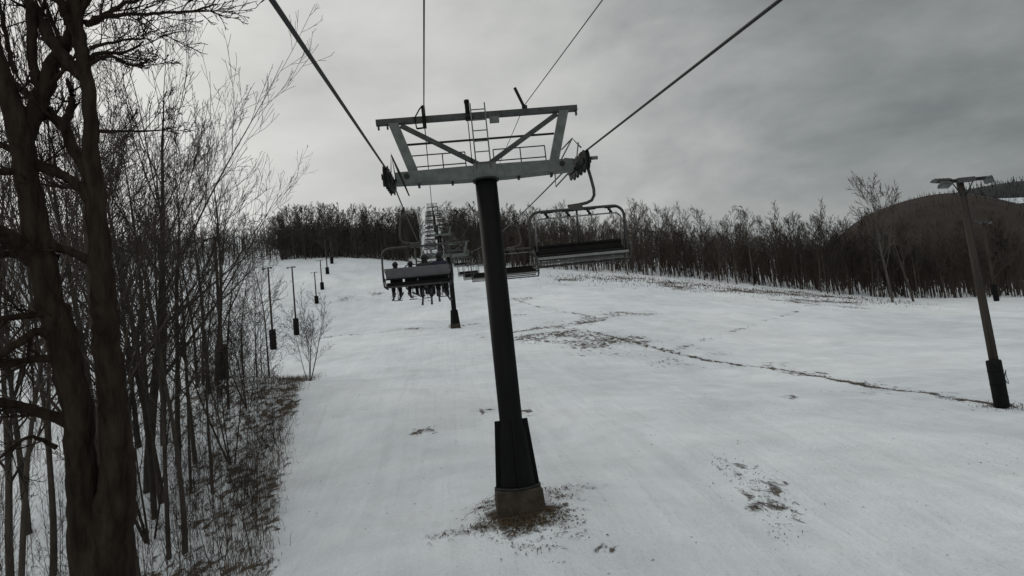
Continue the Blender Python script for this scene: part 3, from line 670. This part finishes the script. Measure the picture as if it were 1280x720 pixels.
def make_tower():
    r = empty('lift_tower', (XT, YT, ZB))
    H = lambda z: z-ZB                                 # world height -> local
    def W(x, y, z): return Vector((x-XT, y-YT, z-ZB))
    # footing
    m = MB(); m.box((0, 0, .17), (1.25, 1.25, .92), None, .93); m.build('concrete_footing', M['concrete'], r, .03)
    m = MB(); m.tube([(0, 0, .6), (0, 0, .72), (0, 0, 2.1), (0, 0, 2.3), (0, 0, H(5.2))], [.47, .46, .36, .30, .295], 32); pole = m.build('pole', M['black_paint'], r)
    for k in range(4):
        a = k*PI/2; c, s_ = math.cos(a), math.sin(a); n_ = Vector((-s_, c, 0))*.022
        q = lambda rad, z: Vector((c*rad, s_*rad, z))-n_
        m = MB(); m.prism([q(.28, .66), q(.565, .66), q(.56, .74), q(.43, 2.36), q(.28, 2.36)], n_*2); m.build('gusset_plate', M['black_paint'], pole)
    m = MB(); m.cyl((0, 0, .655), (0, 0, 1), .60, .05, 32); m.build('base_flange', M['steel_dark'], pole)
    m = MB(); m.cyl((0, 0, H(5.16)), (0, 0, 1), .36, .05, 24); m.build('top_flange', M['steel_dark'], pole)
    # crossarm box beam, tapered at the ends
    m = MB(); zb, zt = H(5.17), H(5.56)
    m.prism([(-2.42, -.17, zb+.06), (-.6, -.17, zb), (.6, -.17, zb), (2.42, -.17, zb+.06), (2.42, -.17, zt-.02), (.6, -.17, zt), (-.6, -.17, zt), (-2.42, -.17, zt-.02)], (0, .34, 0))
    m.box((0, 0, zb+.2), (.62, .40, .47)); ca = m.build('crossarm', M['steel'], r, .015)
    m = MB()
    for x in (-2.1, 2.1):
        m = MB(); m.cyl((x, -.19, zb+.24), (0, 1, 0), .07, .05, 12); m.build('pivot_pin', M['steel_dark'], ca)
    for x in (-1.8, -.9, .9, 1.8):
        m = MB(); m.box((x, 0, zb-.02), (.06, .2, .06)); m.build('lug', M['steel_dark'], ca)
    # lifting frame
    zbm = H(6.99)
    m = MB(); m.bar((-2.80, 0, zbm), (2.72, 0, zbm), .16, .15)
    for x in (-2.74, -2.5, 2.4, 2.68): m.box((x, 0, zbm-.13), (.05, .08, .13))
    m.build('lifting_beam', M['steel_mid'], r)
    for s_ in (-1, 1):
        m = MB(); m.prism([(s_*1.78, -.09, zt-.03), (s_*2.04, -.09, zt-.03), (s_*2.47, -.09, zbm-.06), (s_*2.2, -.09, zbm-.06)], (0, .18, 0)); m.build('frame_post', M['steel'], r)
        m = MB(); m.bar((s_*.08, 0, zt+.02), (s_*2.14, 0, zbm-.12), .10, .12); m.build('diagonal_brace', M['steel_mid'], r)
    m = MB(); m.tube([(-2.05, .0, H(6.32)), (2.0, .0, H(6.32))], .032, 8); m.build('tie_rod', M['steel_dark'], r)
    # catwalk behind with handrails and ladder
    for x0, x1, mid in ((-1.95, -.48, -1.1), (.3, 1.74, 1.05)):
        m = MB(); z1, z2, z3 = H(5.62), H(5.76), H(6.08)
        for x in (x0, mid, x1): m.tube([(x, .25, zt-.1), (x, .25, z3)], .017, 6)
        for z in (z2, z3): m.tube([(x0, .25, z), (x1, .25, z)], .017, 6)
        m.build('handrail', M['steel_dark'], r)
    m = MB(); m.box((0, .55, zt-.12), (4.0, .55, .03)); m.build('catwalk', M['steel_dark'], r)
    m = MB(); yl = -.22
    for x in (-.23, .16): m.tube([(x, yl, zt-.1), (x, yl, H(7.27))], .02, 6)
    z = zt+.05
    while z < H(7.3): m.tube([(-.23, yl, z), (.16, yl, z)], .016, 6); z += .295
    m.build('ladder', M['steel'], r)
    m = MB(); m.tube([(-.33, yl+.05, H(5.6)), (-.33, yl+.05, H(7.1))], .014, 6); m.box((-.31, -.1, zbm+.22), (.12, .12, .32)); m.tube([(-.31, -.1, zbm+.34), (-.31, -.1, zbm+.42)], .075, 10)
    m.box((-.28, -.1, zbm-.1), (.2, .14, .09)); m.build('safety_line', M['black_paint'], r)
    m = MB(); m.box((.39, -.14, H(6.79)), (.26, .1, .17)); m.tube([(.39, -.1, H(6.86)), (.39, -.06, H(6.95))], .02, 6); m.build('sign_box', M['steel'], r, .012)
    m = MB(); m.bar((1.28, -.02, zbm+.08), (1.02, -.3, zbm+.60), .06, .06); m.box((1.27, 0, zbm+.12), (.14, .12, .12)); m.build('line_bracket', M['steel_dark'], r)
    m = MB(); xx = -1.5
    m.tube([(xx-.22, -.12, zbm-.28), (xx-.25, -.12, zbm+.02), (xx-.1, -.12, zbm+.26), (xx, -.12, zbm+.36)], .02, 6); m.tube([(xx-.22, -.12, zbm-.28), (xx-.02, -.12, zbm-.27)], .025, 6)
    m.box((xx, -.14, zbm+.02), (.10, .08, .62)); m.build('line_bracket', M['black_paint'], r)
    for s_ in (-1, 1): sheaves(r, s_)
    return r
T1 = make_tower(); tag(T1, 'near lift tower with black pole on a concrete footing and steel crossarm', 'lift tower')
TY = [19, 87, 150, 205, 255, 300, 345]
ZT = {19: ZB}
tl = ['second lift tower, slim black pole just left of the near pole', 'third lift tower where the lift line starts to steepen', 'fourth lift tower on the far white strip', 'fifth lift tower on the far white strip', 'sixth lift tower, high on the far white strip', 'topmost lift tower at the skyline']
for y, lab in zip(TY[1:], tl):
    o = copy_tree(T1); x = AX(y)+.3; z = ground(x, y)-.1; o.location = (x, y, z); ZT[y] = z
    tag(o, lab, 'lift tower')
def tower_x(y): return XT if y == 19 else AX(y)+.3
# haul ropes: height over the tower bases, with a little sag between
def rope_path(off, zoff, sag, near):
    pts = [Vector(p) for p in near]
    for a, b in zip(TY[:-1], TY[1:]):
        pa = Vector((tower_x(a)+off, a, ZT[a]+zoff)); pb = Vector((tower_x(b)+off, b, ZT[b]+zoff)); k = 14
        for i in range(k):
            t = i/k; p = pa.lerp(pb, t); p.z -= 4*sag*t*(1-t)*(b-a)/68; pts.append(p)
    pts.append(pb); return pts
RZ = 9.22
TOPZ = ZB+RZ
def thru(px, py, x):                                   # point of the sight line where it crosses lateral offset x
    r_ = ray(px, py); return r_*(x/r_.x)
left_near = [(-.9, -45, -4.5), (-1.0, -10, .3), (-1.03, 0, 1.95), tuple(thru(340, 0, -1.12))]
q = thru(975, 0, 4.08); right_near = [(4.6, -45, -3.2), (4.2, -4, 2.35), tuple(q)]
ropeL = rope_path(-GA, RZ, .5, left_near); ropeR = rope_path(GA, RZ, .5, right_near)
for pts, lab in ((ropeL, 'thick haul rope running up the left side over the near tower'), (ropeR, 'thick haul rope coming down the right side over the near tower')):
    m = MB(); m.tube(pts, .024, 8); tag(m.build('haul_rope', M['rope']), lab, 'cable')
# thin communication lines on top of the lifting frames
def comm(px, py, off, h, lab, rad):
    tx = Vector((XT+off, YT-.1, ZB+h)); r_ = ray(px, py)
    y = 8.0 if off > 0 else 9.0; p = r_*(y/r_.y)
    # slide along the sight line until the span keeps the grade of the lift
    best = min((abs((tx.z-(r_*k).z)/(tx.y-(r_*k).y)-.15), k) for k in np.arange(3, 15, .05)); p = r_*best[1]
    d = (p-tx); pts = [tx+d*3, tx+d*2+Vector((0, 0, .0)), p]
    pts += [tx]
    for b_ in TY[1:5]: 
        pa = pts[-1]; pb = Vector((tower_x(b_)+off, b_, ZT[b_]+h))
        for i in range(1, 9):
            t = i/8; q_ = pa.lerp(pb, t); q_.z -= 2.4*t*(1-t); pts.append(q_)
    m = MB(); m.tube(pts, rad, 6); tag(m.build('signal_cable', M['rope']), lab, 'cable')
comm(530, 0, -1.5, 10.66, 'thin signal cable over the left part of the near tower frame', .015)
comm(753, 0, 1.27, 10.78, 'thin signal cable over the right part of the near tower frame', .011)

# ------------------------------------------------------------------ chairs
CX = .32
def make_chair(raised):
    r = empty('chairlift_chair')
    m = MB(); m.box((0, 0, 0), (.09, .34, .10)); m.box((-.06, 0, -.1), (.08, .16, .16)); m.build('grip', M['steel_dark'], r, .01)
    m = MB(); m.tube([(-.06, 0, -.08), (-.13, 0, -.3), (-.19, 0, -.65), (-.23, 0, -.95), (-.22, 0, -1.12), (-.14, 0, -1.25), (0, 0, -1.31), (.22, 0, -1.34), (CX+.2, 0, -1.36)], .042, 10)
    m.build('hanger', M['chair_steel'], r)
    m = MB(); m.box((CX, 0, -1.41), (.42, .14, .17), None, .8)
    m.build('hanger_block', M['chair_steel'], r, .02)
    def U(w, zt, zb, y0, y1, rc=.28):
        P = [(CX-w, y1, zb), (CX-w, y0*.3+y1*.7, (zt+zb)/2)]
        for k in range(7):
            a = PI-(PI/2)*k/6; P.append((CX-w+rc+rc*math.cos(a), y0, zt-rc+rc*math.sin(a)))
        for k in range(7):
            a = PI/2-(PI/2)*k/6; P.append((CX+w-rc+rc*math.cos(a), y0, zt-rc+rc*math.sin(a)))
        P += [(CX+w, y0*.3+y1*.7, (zt+zb)/2), (CX+w, y1, zb)]
        return P
    m = MB(); m.tube(U(1.28, -1.45, -2.72, 0, -.16), .038, 10)
    for s_ in (-1, 1):
        m.tube([(CX+s_*1.28, -.16, -2.72), (CX+s_*1.27, -.1, -2.9), (CX+s_*1.2, .1, -2.95), (CX+s_*1.18, .42, -2.93)], .03, 8)
        m.tube([(CX+s_*1.28, -.14, -2.5), (CX+s_*1.28, .38, -2.52), (CX+s_*1.22, .42, -2.9)], .022, 8)
    m.tube([(CX-.02, 0, -1.48), (CX-.02, -.2, -2.35)], .028, 8)
    m.tube([(CX-1.27, -.1, -2.9), (CX+1.27, -.1, -2.9)], .03, 8)
    m.build('bail', M['chair_steel'], r)
    tl_ = Matrix.Rotation(.16, 3, 'X')
    bz, bh, sz = (-2.45, .22, -2.70) if raised else (-2.46, .40, -2.82)
    m = MB(); m.box((CX, -.24, bz), (2.36, .07, bh), tl_)
    bk = m.build('backrest', M['chair_grey'] if not raised else M['chair_black'], r, .02)
    m = MB()
    for z in (bz+bh/2-.01, bz-bh/2): m.box((CX, -.24-(z-bz)*-.16, z), (2.44, .085, .05), tl_)
    m.build('backrest_rail', M['chair_black'], bk)
    m = MB(); m.box((CX, .08, sz), (2.36, .5, .10)); st = m.build('seat', M['chair_black'], r, .025)
    m = MB(); m.box((CX, .345, sz-.05), (2.40, .035, .06)); m.box((CX, -.1, sz-.11), (2.3, .05, .06)); m.build('seat_edge', M['bar_steel'] if raised else M['chair_steel'], st)
    if raised:
        P = U(1.14, -1.68, -2.5, .18, -.05, .16); fr = [(CX+(k-1.5)*.56, .18, -1.68) for k in range(4)]
        dz = Vector((0, .25, .10))
    else:
        P = [(CX-1.22, -.1, -2.3), (CX-1.2, .5, -2.42), (CX-1.0, .58, -2.46), (CX+1.0, .58, -2.46), (CX+1.2, .5, -2.42), (CX+1.22, -.1, -2.3)]; fr = [(CX+(k-1.5)*.56, .58, -2.46) for k in range(4)]
        dz = Vector((0, .1, -.9))
    m = MB(); m.tube(P, .020, 8); rb = m.build('restraint_bar', M['bar_steel'], r)
    for c in fr:
        c = Vector(c); m = MB(); m.tube([c, c+dz], .014, 6); m.tube([c+dz-Vector((.16, 0, 0)), c+dz+Vector((.16, 0, 0))], .02, 6)
        if raised: m.tube([c+dz*.5-Vector((.05, 0, .06)), c+dz*.5+Vector((.05, 0, .06))], .03, 6)
        m.build('footrest', M['bar_steel'] if not raised else M['chair_black'], rb)
    return r
def rope_at(path, y):
    for a, b in zip(path[:-1], path[1:]):
        if a.y <= y <= b.y:
            return a.lerp(b, (y-a.y)/(b.y-a.y))
ch_r = make_chair(True); ch_u = make_chair(False)
GRP = 'tiny lift chairs strung along the far lift line'
y = 18.55; first = True
RIDERS = []
labR = ['empty four-seat chair with raised bar hanging at the right end of the near tower', 'empty descending chair partly hidden behind the near black pole', 'third descending chair beyond the near pole']
i = 0
while y < 340:
    p = rope_at(ropeR, y); o = ch_r if i == 0 else copy_tree(ch_r)
    o.location = p-Vector((0, 0, .02)); o.rotation_euler = (0, 0, PI+(.0 if i == 0 else .016)); tag(o, cat='lift chair')
    if i < 3: relabel(o, labR[i])
    else: relabel(o, 'tiny lift chair hanging far up the lift line', GRP)
    i += 1; y += 17.3
y = 26.9; i = 0
labL = ['loaded four-seat chair with grey back carrying four riders up the left rope', 'ascending chair straight ahead of the loaded chair, just left of the second tower']
while y < 340:
    p = rope_at(ropeL, y); o = ch_u if i == 0 else copy_tree(ch_u)
    o.location = p-Vector((0, 0, .02)); o.rotation_euler = (0, 0, .016); tag(o, cat='lift chair')
    if i < 2: relabel(o, labL[i])
    else: relabel(o, 'tiny lift chair hanging far up the lift line', GRP)
    if i < 2: RIDERS.append(p-Vector((0, 0, .02)))
    i += 1; y += 17.3

# ------------------------------------------------------------------ riders
def skin_mesh(name, V_, E_, R_, mat, parent, sub=1, root=0):
    me = bpy.data.meshes.new(name+'_rig'); me.from_pydata([tuple(v) for v in V_], E_, []); o = bpy.data.objects.new(name+'_rig', me); COL.objects.link(o)
    o.modifiers.new('skin', 'SKIN'); s_ = o.modifiers.new('sub', 'SUBSURF'); s_.levels = sub; s_.render_levels = sub
    lay = me.skin_vertices[0].data
    for k, rr in enumerate(R_): lay[k].radius = rr if isinstance(rr, tuple) else (rr, rr)
    lay[root].use_root = True
    dg = bpy.context.evaluated_depsgraph_get(); dg.update()
    m2 = bpy.data.meshes.new_from_object(o.evaluated_get(dg)); m2.name = name
    bpy.data.objects.remove(o); bpy.data.meshes.remove(me)
    m2.materials.clear(); m2.materials.append(mat)
    for p in m2.polygons: p.use_smooth = True
    q = bpy.data.objects.new(name, m2); COL.objects.link(q); q.parent = parent; return q
def ellipsoid(m, c, r, nu=14, nv=9, lo=-1.0):
    c = Vector(c); rows = []
    for j in range(nv+1):
        th = -PI/2+PI*j/nv
        if math.sin(th) < lo: th = math.asin(lo)
        rows.append([c+Vector((r[0]*math.cos(th)*math.cos(2*PI*k/nu), r[1]*math.cos(th)*math.sin(2*PI*k/nu), r[2]*math.sin(th))) for k in range(nu)])
    b = len(m.v)
    for row in rows: m.v += [tuple(p-m.o) for p in row]
    for j in range(nv):
        for k in range(nu):
            m.f.append((b+j*nu+k, b+j*nu+(k+1) % nu, b+(j+1)*nu+(k+1) % nu, b+(j+1)*nu+k)); m.sm.append(True)
def rider(seatpt, S, lean, turn, jm, hm, lab, spread=.13, foot=0.0):
    """seated, facing uphill (+y). origin on the seat under the hips"""
    r = empty('person', seatpt); S *= 1.06; r.scale = (S, S, S); r.rotation_euler = (0, 0, turn)
    hip = Vector((0, -.02, .12)); ch = Vector((0, -.07+lean*.5, .42)); nk = Vector((0, -.03+lean, .60)); hd = Vector((0, .02+lean*1.25, .78))
    sh = lambda s_: Vector((s_*.19, -.04+lean*.9, .53)); el = lambda s_: Vector((s_*.25, .12+lean*.6, .30)); wr = lambda s_: Vector((s_*.17, .38, .27))
    kn = lambda s_: Vector((s_*spread, .43, .10)); an = lambda s_: Vector((s_*(spread+.02), .46+foot*s_, -.36)); to = lambda s_: Vector((s_*(spread+.02), .64+foot*s_, -.42))
    V_ = [hip, ch, nk, hd+Vector((0, .0, -.06)), hd+Vector((0, .0, .05))]; E_ = [(0, 1), (1, 2), (2, 3), (3, 4)]; R_ = [(.10, .08), (.12, .09), .05, .082, .082]
    def chain(fr, pts, rads):
        k = fr
        for p, q in zip(pts, rads):
            V_.append(p); R_.append(q); E_.append((k, len(V_)-1)); k = len(V_)-1
        return k
    for s_ in (-1, 1):
        k = chain(1, [sh(s_), el(s_), wr(s_), wr(s_)+Vector((-s_*.01, .07, 0))], [.065, .045, .03, .035])
        for j in range(4):
            w0 = wr(s_)+Vector((s_*(.03-.02*j)-s_*.01, .11, .0)); L = (.062, .075, .07, .052)[3-j]
            chain(k, [w0, w0+Vector((0, L*.6, -.012)), w0+Vector((0, L*.75, -.05))], [.011, .0095, .008])
        chain(k, [wr(s_)+Vector((-s_*.05, .05, -.01)), wr(s_)+Vector((-s_*.055, .10, -.03))], [.012, .009])
        chain(0, [Vector((s_*.09, .03, .11)), kn(s_), an(s_), to(s_)], [.06, .05, .04, .035])
    chain(3, [hd+Vector((0, .105, -.045))], [.014])
    b = skin_mesh('body', V_, E_, R_, M['skin'], r, 1)
    # face
    m = MB()
    for s_ in (-1, 1): ellipsoid(m, hd+Vector((s_*.032, .083, 0)), (.013, .01, .009), 8, 6)
    m.build('eyes', M['eye'], r)
    # clothes
    jv = [hip+Vector((0, 0, -.02)), hip+Vector((0, -.01, .16)), ch, nk+Vector((0, -.01, .05))]; je = [(0, 1), (1, 2), (2, 3)]; jr = [(.18, .15), (.175, .15), (.195, .15), .092]
    for s_ in (-1, 1):
        k0 = len(jv); jv += [sh(s_), el(s_), wr(s_)]; jr += [.092, .072, .055]; je += [(2, k0), (k0, k0+1), (k0+1, k0+2)]
    skin_mesh('jacket', jv, je, jr, M[jm], r, 1)
    pv = [hip+Vector((0, .0, -.02))]; pe = []; pr = [(.19, .16)]
    for s_ in (-1, 1):
        k0 = len(pv); pv += [Vector((s_*.10, .05, .10)), kn(s_), an(s_)+Vector((0, 0, .06))]; pr += [.12, .10, .09]; pe += [(0, k0), (k0, k0+1), (k0+1, k0+2)]
    skin_mesh('trousers', pv, pe, pr, M['pants'], r, 1)
    for s_ in (-1, 1):
        m = MB(); a = an(s_); m.tube([a+Vector((0, -.02, .1)), a+Vector((0, -.02, -.06)), a+Vector((0, -.01, -.1))], [.07, .075, .07], 10); ellipsoid(m, a+Vector((0, .09, -.07)), (.055, .15, .06), 12, 8); m.build('boot', M['boot'], r)
        m = MB(); g = wr(s_); ellipsoid(m, g+Vector((0, .08, 0)), (.052, .075, .035), 10, 7); ellipsoid(m, g+Vector((-s_*.055, .08, -.02)), (.02, .045, .02), 8, 6)
        for j in range(4): m.tube([g+Vector((s_*(.032-.021*j), .12, 0)), g+Vector((s_*(.032-.021*j), .175, -.015)), g+Vector((s_*(.032-.021*j), .185, -.055))], [.017, .015, .012], 7)
        m.build('glove', M['glove'], r)
    m = MB(); ellipsoid(m, hd+Vector((0, -.012, .028)), (.114, .134, .125), 18, 12, -.62); m.build('helmet', M[hm], r)
    m = MB(); ellipsoid(m, hd+Vector((0, -.02, -.12)), (.10, .105, .10), 14, 9); m.build('neck_warmer', M['pants'], r)
    m = MB(); m.tube([hd+Vector((.112*math.cos(a), -.012+.125*math.sin(a), .018)) for a in np.linspace(0, 2*PI, 20)[:-1]], .016, 6, closed=True); ellipsoid(m, hd+Vector((0, .098, .012)), (.075, .035, .038), 12, 8); m.build('goggles', M['goggle'], r)
    tag(r, lab, 'person')
    F_ = [Matrix.Translation(seatpt) @ Matrix.Rotation(turn, 4, 'Z') @ (an(s_)*S+Vector((0, .08*S, -.115*S-.008))) for s_ in (-1, 1)]
    return r, F_
def ski(c, yaw, pitch, lab, L=1.55):
    o = empty('ski', c); o.rotation_euler = (pitch, 0, yaw)
    m = MB(); n_ = 14; Pt = []
    b = 0
    for k in range(n_+1):
        t = k/n_; y = -L*.45+L*t; w = .05-.016*math.sin(PI*t)+(-.03 if k == n_ else 0); z = .12*max(0, (t-.86)/.14)**2+.03*max(0, (.06-t)/.06)
        m.v += [(-w, y, z), (w, y, z), (w, y, z+.014), (-w, y, z+.014)]
        if k:
            a = (k-1)*4
            for q in range(4): m.f.append((a+q, a+(q+1) % 4, a+4+(q+1) % 4, a+4+q)); m.sm.append(False)
    m.f += [(3, 2, 1, 0), (n_*4, n_*4+1, n_*4+2, n_*4+3)]; m.sm += [False, False]
    m.build('ski_blade', M['ski'], o)
    m = MB(); m.box((0, .1, .03), (.07, .09, .03)); m.box((0, -.2, .03), (.07, .1, .035)); m.build('binding', M['boot'], o)
    tag(o, lab, 'ski')
W4 = (('short rider in dark jacket hunched at the left end of the loaded chair', .88, .10, 'jacket_black', 'helmet', 'leftmost'),
      ('short rider second from the left on the loaded chair', .86, .08, 'jacket_brown', 'helmet', 'second'),
      ('tall rider third from the left on the loaded chair', 1.06, .0, 'jacket_char', 'helmet', 'third'),
      ('tall rider at the right end of the loaded chair', 1.10, .02, 'jacket_navy', 'helmet', 'rightmost'))
for ci, rp in enumerate(RIDERS):
    for k, (lab, S, ln, jm, hm, wd) in enumerate(W4):
        if ci == 1 and k in (0,): continue
        if ci == 1:
            lab = ('', 'dark rider at the left of three on the second ascending chair', 'dark middle rider on the second ascending chair', 'dark rider at the right of three on the second ascending chair')[k]; S = (0, 1.0, 1.05, .98)[k]
        sp = rp+Vector((CX+(k-1.5)*.55, .06, -2.80))
        o, feet = rider(sp, S, ln, (.1, -.06, .05, -.05)[k], jm, hm, lab, (.12, .14, .13, .12)[k], (.02, -.03, .03, 0)[k])
        if ci == 0:
            for j, f_ in enumerate(feet):
                ski(f_, (.25, -.2, .1, -.12)[k]*(1 if j else .4)+(-.05 if j else .05), (-.12, -.05, -.32, -.18)[k], '%s ski of the %s rider on the loaded chair' % (('left', 'right')[j], wd), (1.3, 1.25, 1.6, 1.6)[k])

# ------------------------------------------------------------------ floodlight poles
def lamp(root, c, yaw, tilt, w=.62):
    R_ = Matrix.Rotation(yaw, 3, 'Z') @ Matrix.Rotation(tilt, 3, 'X'); c = Vector(c)
    m = MB(); m.box(c, (w, .34, .14), R_, .8)
    for k in range(4): m.box(c+R_ @ Vector(((k-1.5)*w*.2, 0, .085)), (.02, .26, .05), R_)
    sh = m.build('lamp_housing', M['lamp_shell'], root, .012)
    m = MB(); m.box(c+R_ @ Vector((0, 0, -.078)), (w*.9, .29, .012), R_); m.build('lamp_glass', M['lamp_glass'], sh)
def make_pole(base, H_, big=True, pad='black_pad'):
    r = empty('floodlight_pole', base)
    m = MB(); m.tube([(0, 0, -.3), (0, 0, H_*.5), (0, 0, H_)], [.17, .145, .12], 14); m.build('pole', M['wood_pole'], r)
    m = MB(); m.tube([(0, 0, .02), (0, 0, .06), (0, 0, 1.95), (0, 0, 2.0)], [.27, .29, .29, .26], 16)
    for z in (.45, 1.0, 1.55): m.tube([(0, 0, z-.03), (0, 0, z+.03)], .3, 16)
    pd = m.build('base_pad', M[pad], r)
    m = MB(); m.bar((-.5, -.16, H_-.12), (1.12, -.16, H_-.12), .1, .14); cb = m.build('crossarm', M['steel_dark'], r)
    m = MB(); m.tube([(-.45, -.16, H_-.2), (-.1, -.13, H_-.75)], .025, 6); m.tube([(.5, -.16, H_-.2), (.1, -.13, H_-.75)], .025, 6); m.build('arm_brace', M['steel_dark'], cb)
    m = MB(); m.box((.08, -.3, H_-.14), (.78, .18, .2)); m.build('ballast_box', M['lamp_shell'], r, .015)
    lamp(r, (-.95, -.35, H_-.28), .25, -.5); lamp(r, (-.55, .25, H_+.02), .2, .35, 1.1); lamp(r, (1.2, -.2, H_-.2), -.9, -.75, .4)
    m = MB(); m.tube([(-.5, -.1, H_-.05), (-.95, -.3, H_-.16)], .02, 6); m.build('lamp_arm', M['steel_dark'], r)
    m = MB(); m.tube([(.2, -.02, 1.2), (.175, -.02, H_*.6), (.15, -.02, H_-.2)], .028, 6); m.build('conduit', M['steel_dark'], r)
    return r
p = hit(1253, 30); FP = make_pole(p, 9.85); tag(FP, 'leaning wooden floodlight pole with black pad standing alone on the right snow', 'floodlight pole')
FP.rotation_euler = (0, -.01, 0)
m = MB(); m.tube([(.36+.04*math.cos(a*2.1), -.1+.05*math.sin(a), 1.25-.28*math.cos(a)) for a in np.linspace(.3, 9.5, 30)], .016, 6); m.build('cable_coil', M['bar_steel'], FP)
def plain_pole(base, H_):
    r = empty('floodlight_pole', base)
    m = MB(); m.tube([(0, 0, -.3), (0, 0, H_*.5), (0, 0, H_)], [.13, .11, .09], 12); m.build('pole', M['wood_pole'], r)
    m = MB(); m.tube([(0, 0, .02), (0, 0, .06), (0, 0, 2.15), (0, 0, 2.25)], [.32, .37, .37, .3], 14)
    for z in (.5, 1.1, 1.7): m.tube([(0, 0, z-.03), (0, 0, z+.03)], .385, 14)
    m.build('base_pad', M['black_pad'], r)
    m = MB(); m.bar((-.6, -.12, H_-.1), (.6, -.12, H_-.1), .06, .07); m.build('crossarm', M['steel_dark'], r)
    for x in (-.5, .5):
        m = MB(); m.box((x, -.26, H_-.18), (.3, .2, .10), Matrix.Rotation(-.5, 3, 'X'), .8); m.build('lamp_housing', M['steel_dark'], r, .01)
    return r
PP = [None]
def pole_at(px, d, lab, group=None, rz=0, hs=1.0, plain=False):
    if plain and PP[0] is None:
        PP[0] = o = plain_pole((0, 0, 0), 9.3)
    else: o = copy_tree(PP[0] if plain else FP)
    for c in list(o.children):
        if c.name.startswith('cable_coil'): bpy.data.objects.remove(c)
    o.location = hit(px, d); o.rotation_euler = (0, 0, rz); o.scale = (1, 1, hs); tag(o, cat='floodlight pole'); relabel(o, lab, group); return o
pole_at(1246, 123, 'grey floodlight pole at the foot of the wood behind the leaning pole', None, .4, 1.42).scale = (1.5, 1.5, 1.42)
pole_at(943, 150, 'pale floodlight pole standing among the trees of the right wood', None, 2.0, .85)
pole_at(279, 46, 'padded floodlight pole nearest in the left row, screened by trees', None, -.3, plain=True)
pole_at(342, 80, 'second padded floodlight pole of the left row', None, -.3, plain=True)
pole_at(371, 96, 'third padded floodlight pole of the left row, clear of the trees', None, -.3, plain=True)
for k, (px, d) in enumerate(((396, 130), (403, 139), (409.5, 149), (415, 157))):
    pole_at(px, d, ('fourth', 'fifth', 'sixth', 'farthest')[k]+' padded floodlight pole of the left row, high on the slope', None, -.3, .62, True)

# ------------------------------------------------------------------ sky and light
world = bpy.data.worlds.new('World'); scene.world = world; world.use_nodes = True
t = world.node_tree; t.nodes.clear(); L = t.links
SUN_EL, SUN_AZ = math.radians(28), math.radians(-35)      # azimuth from +y towards +x
sky = N(t, 'ShaderNodeTexSky', sky_type='NISHITA'); sky.sun_disc = False; sky.sun_elevation = SUN_EL; sky.sun_rotation = SUN_AZ
bg1 = N(t, 'ShaderNodeBackground'); bg1.inputs[1].default_value = .08; L.new(sky.outputs[0], bg1.inputs[0])
tc = N(t, 'ShaderNodeTexCoord'); D = tc.outputs['Generated']
dot = N(t, 'ShaderNodeVectorMath', operation='DOT_PRODUCT'); dot.inputs[1].default_value = (.93, .32, .12); L.new(D, dot.inputs[0])
mp = N(t, 'ShaderNodeMapping'); mp.inputs['Scale'].default_value = (1, 1, 2.2); L.new(D, mp.inputs[0])
cn = noise(t, 3.1, 8, .53, mp.outputs[0], .3)
ad = N(t, 'ShaderNodeMath', operation='MULTIPLY_ADD'); L.new(cn.outputs['Fac'], ad.inputs[0]); ad.inputs[1].default_value = .95; cn2 = noise(t, 8.5, 6, .55, mp.outputs[0], .2); a2 = N(t, 'ShaderNodeMath', operation='MULTIPLY_ADD'); L.new(cn2.outputs['Fac'], a2.inputs[0]); a2.inputs[1].default_value = .34; L.new(dot.outputs['Value'], a2.inputs[2]); a3 = N(t, 'ShaderNodeMath', operation='SUBTRACT'); L.new(a2.outputs[0], a3.inputs[0]); a3.inputs[1].default_value = .17; L.new(a3.outputs[0], ad.inputs[2])
mr = N(t, 'ShaderNodeMapRange'); mr.inputs['From Min'].default_value = -.1; mr.inputs['From Max'].default_value = 1.5; L.new(ad.outputs[0], mr.inputs['Value'])
cr = ramp(t, mr.outputs[0], [(.0, (.58, .58, .565)), (.34, (.72, .72, .69)), (.50, (.60, .60, .575)), (.66, (.46, .467, .455)), (.84, (.27, .285, .28)), (1, (.16, .172, .172))])
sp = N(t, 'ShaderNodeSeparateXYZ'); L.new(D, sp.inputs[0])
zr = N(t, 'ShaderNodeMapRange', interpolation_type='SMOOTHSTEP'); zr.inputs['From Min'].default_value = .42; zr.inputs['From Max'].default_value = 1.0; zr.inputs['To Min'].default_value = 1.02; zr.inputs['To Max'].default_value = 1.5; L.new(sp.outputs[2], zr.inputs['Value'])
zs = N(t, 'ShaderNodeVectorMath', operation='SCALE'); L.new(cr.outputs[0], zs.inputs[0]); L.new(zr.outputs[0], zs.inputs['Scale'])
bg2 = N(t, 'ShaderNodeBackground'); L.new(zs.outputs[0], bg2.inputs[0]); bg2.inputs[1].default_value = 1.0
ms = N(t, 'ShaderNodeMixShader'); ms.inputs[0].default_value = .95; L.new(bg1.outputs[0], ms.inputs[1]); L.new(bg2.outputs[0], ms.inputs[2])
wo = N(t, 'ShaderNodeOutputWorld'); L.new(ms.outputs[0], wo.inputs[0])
sd = bpy.data.lights.new('sun', 'SUN'); sd.energy = .45; sd.angle = math.radians(25); sd.color = (1, .96, .9)
so = bpy.data.objects.new('sun', sd); COL.objects.link(so)
dirv = Vector((math.sin(SUN_AZ)*math.cos(SUN_EL), math.cos(SUN_AZ)*math.cos(SUN_EL), math.sin(SUN_EL)))
so.rotation_euler = dirv.to_track_quat('Z', 'Y').to_euler(); so.location = (0, 0, 60)
scene.view_settings.view_transform = 'Standard'; scene.view_settings.look = 'None'; scene.view_settings.exposure = 0
scene.render.engine = 'CYCLES'
scene.cycles.max_bounces = 6
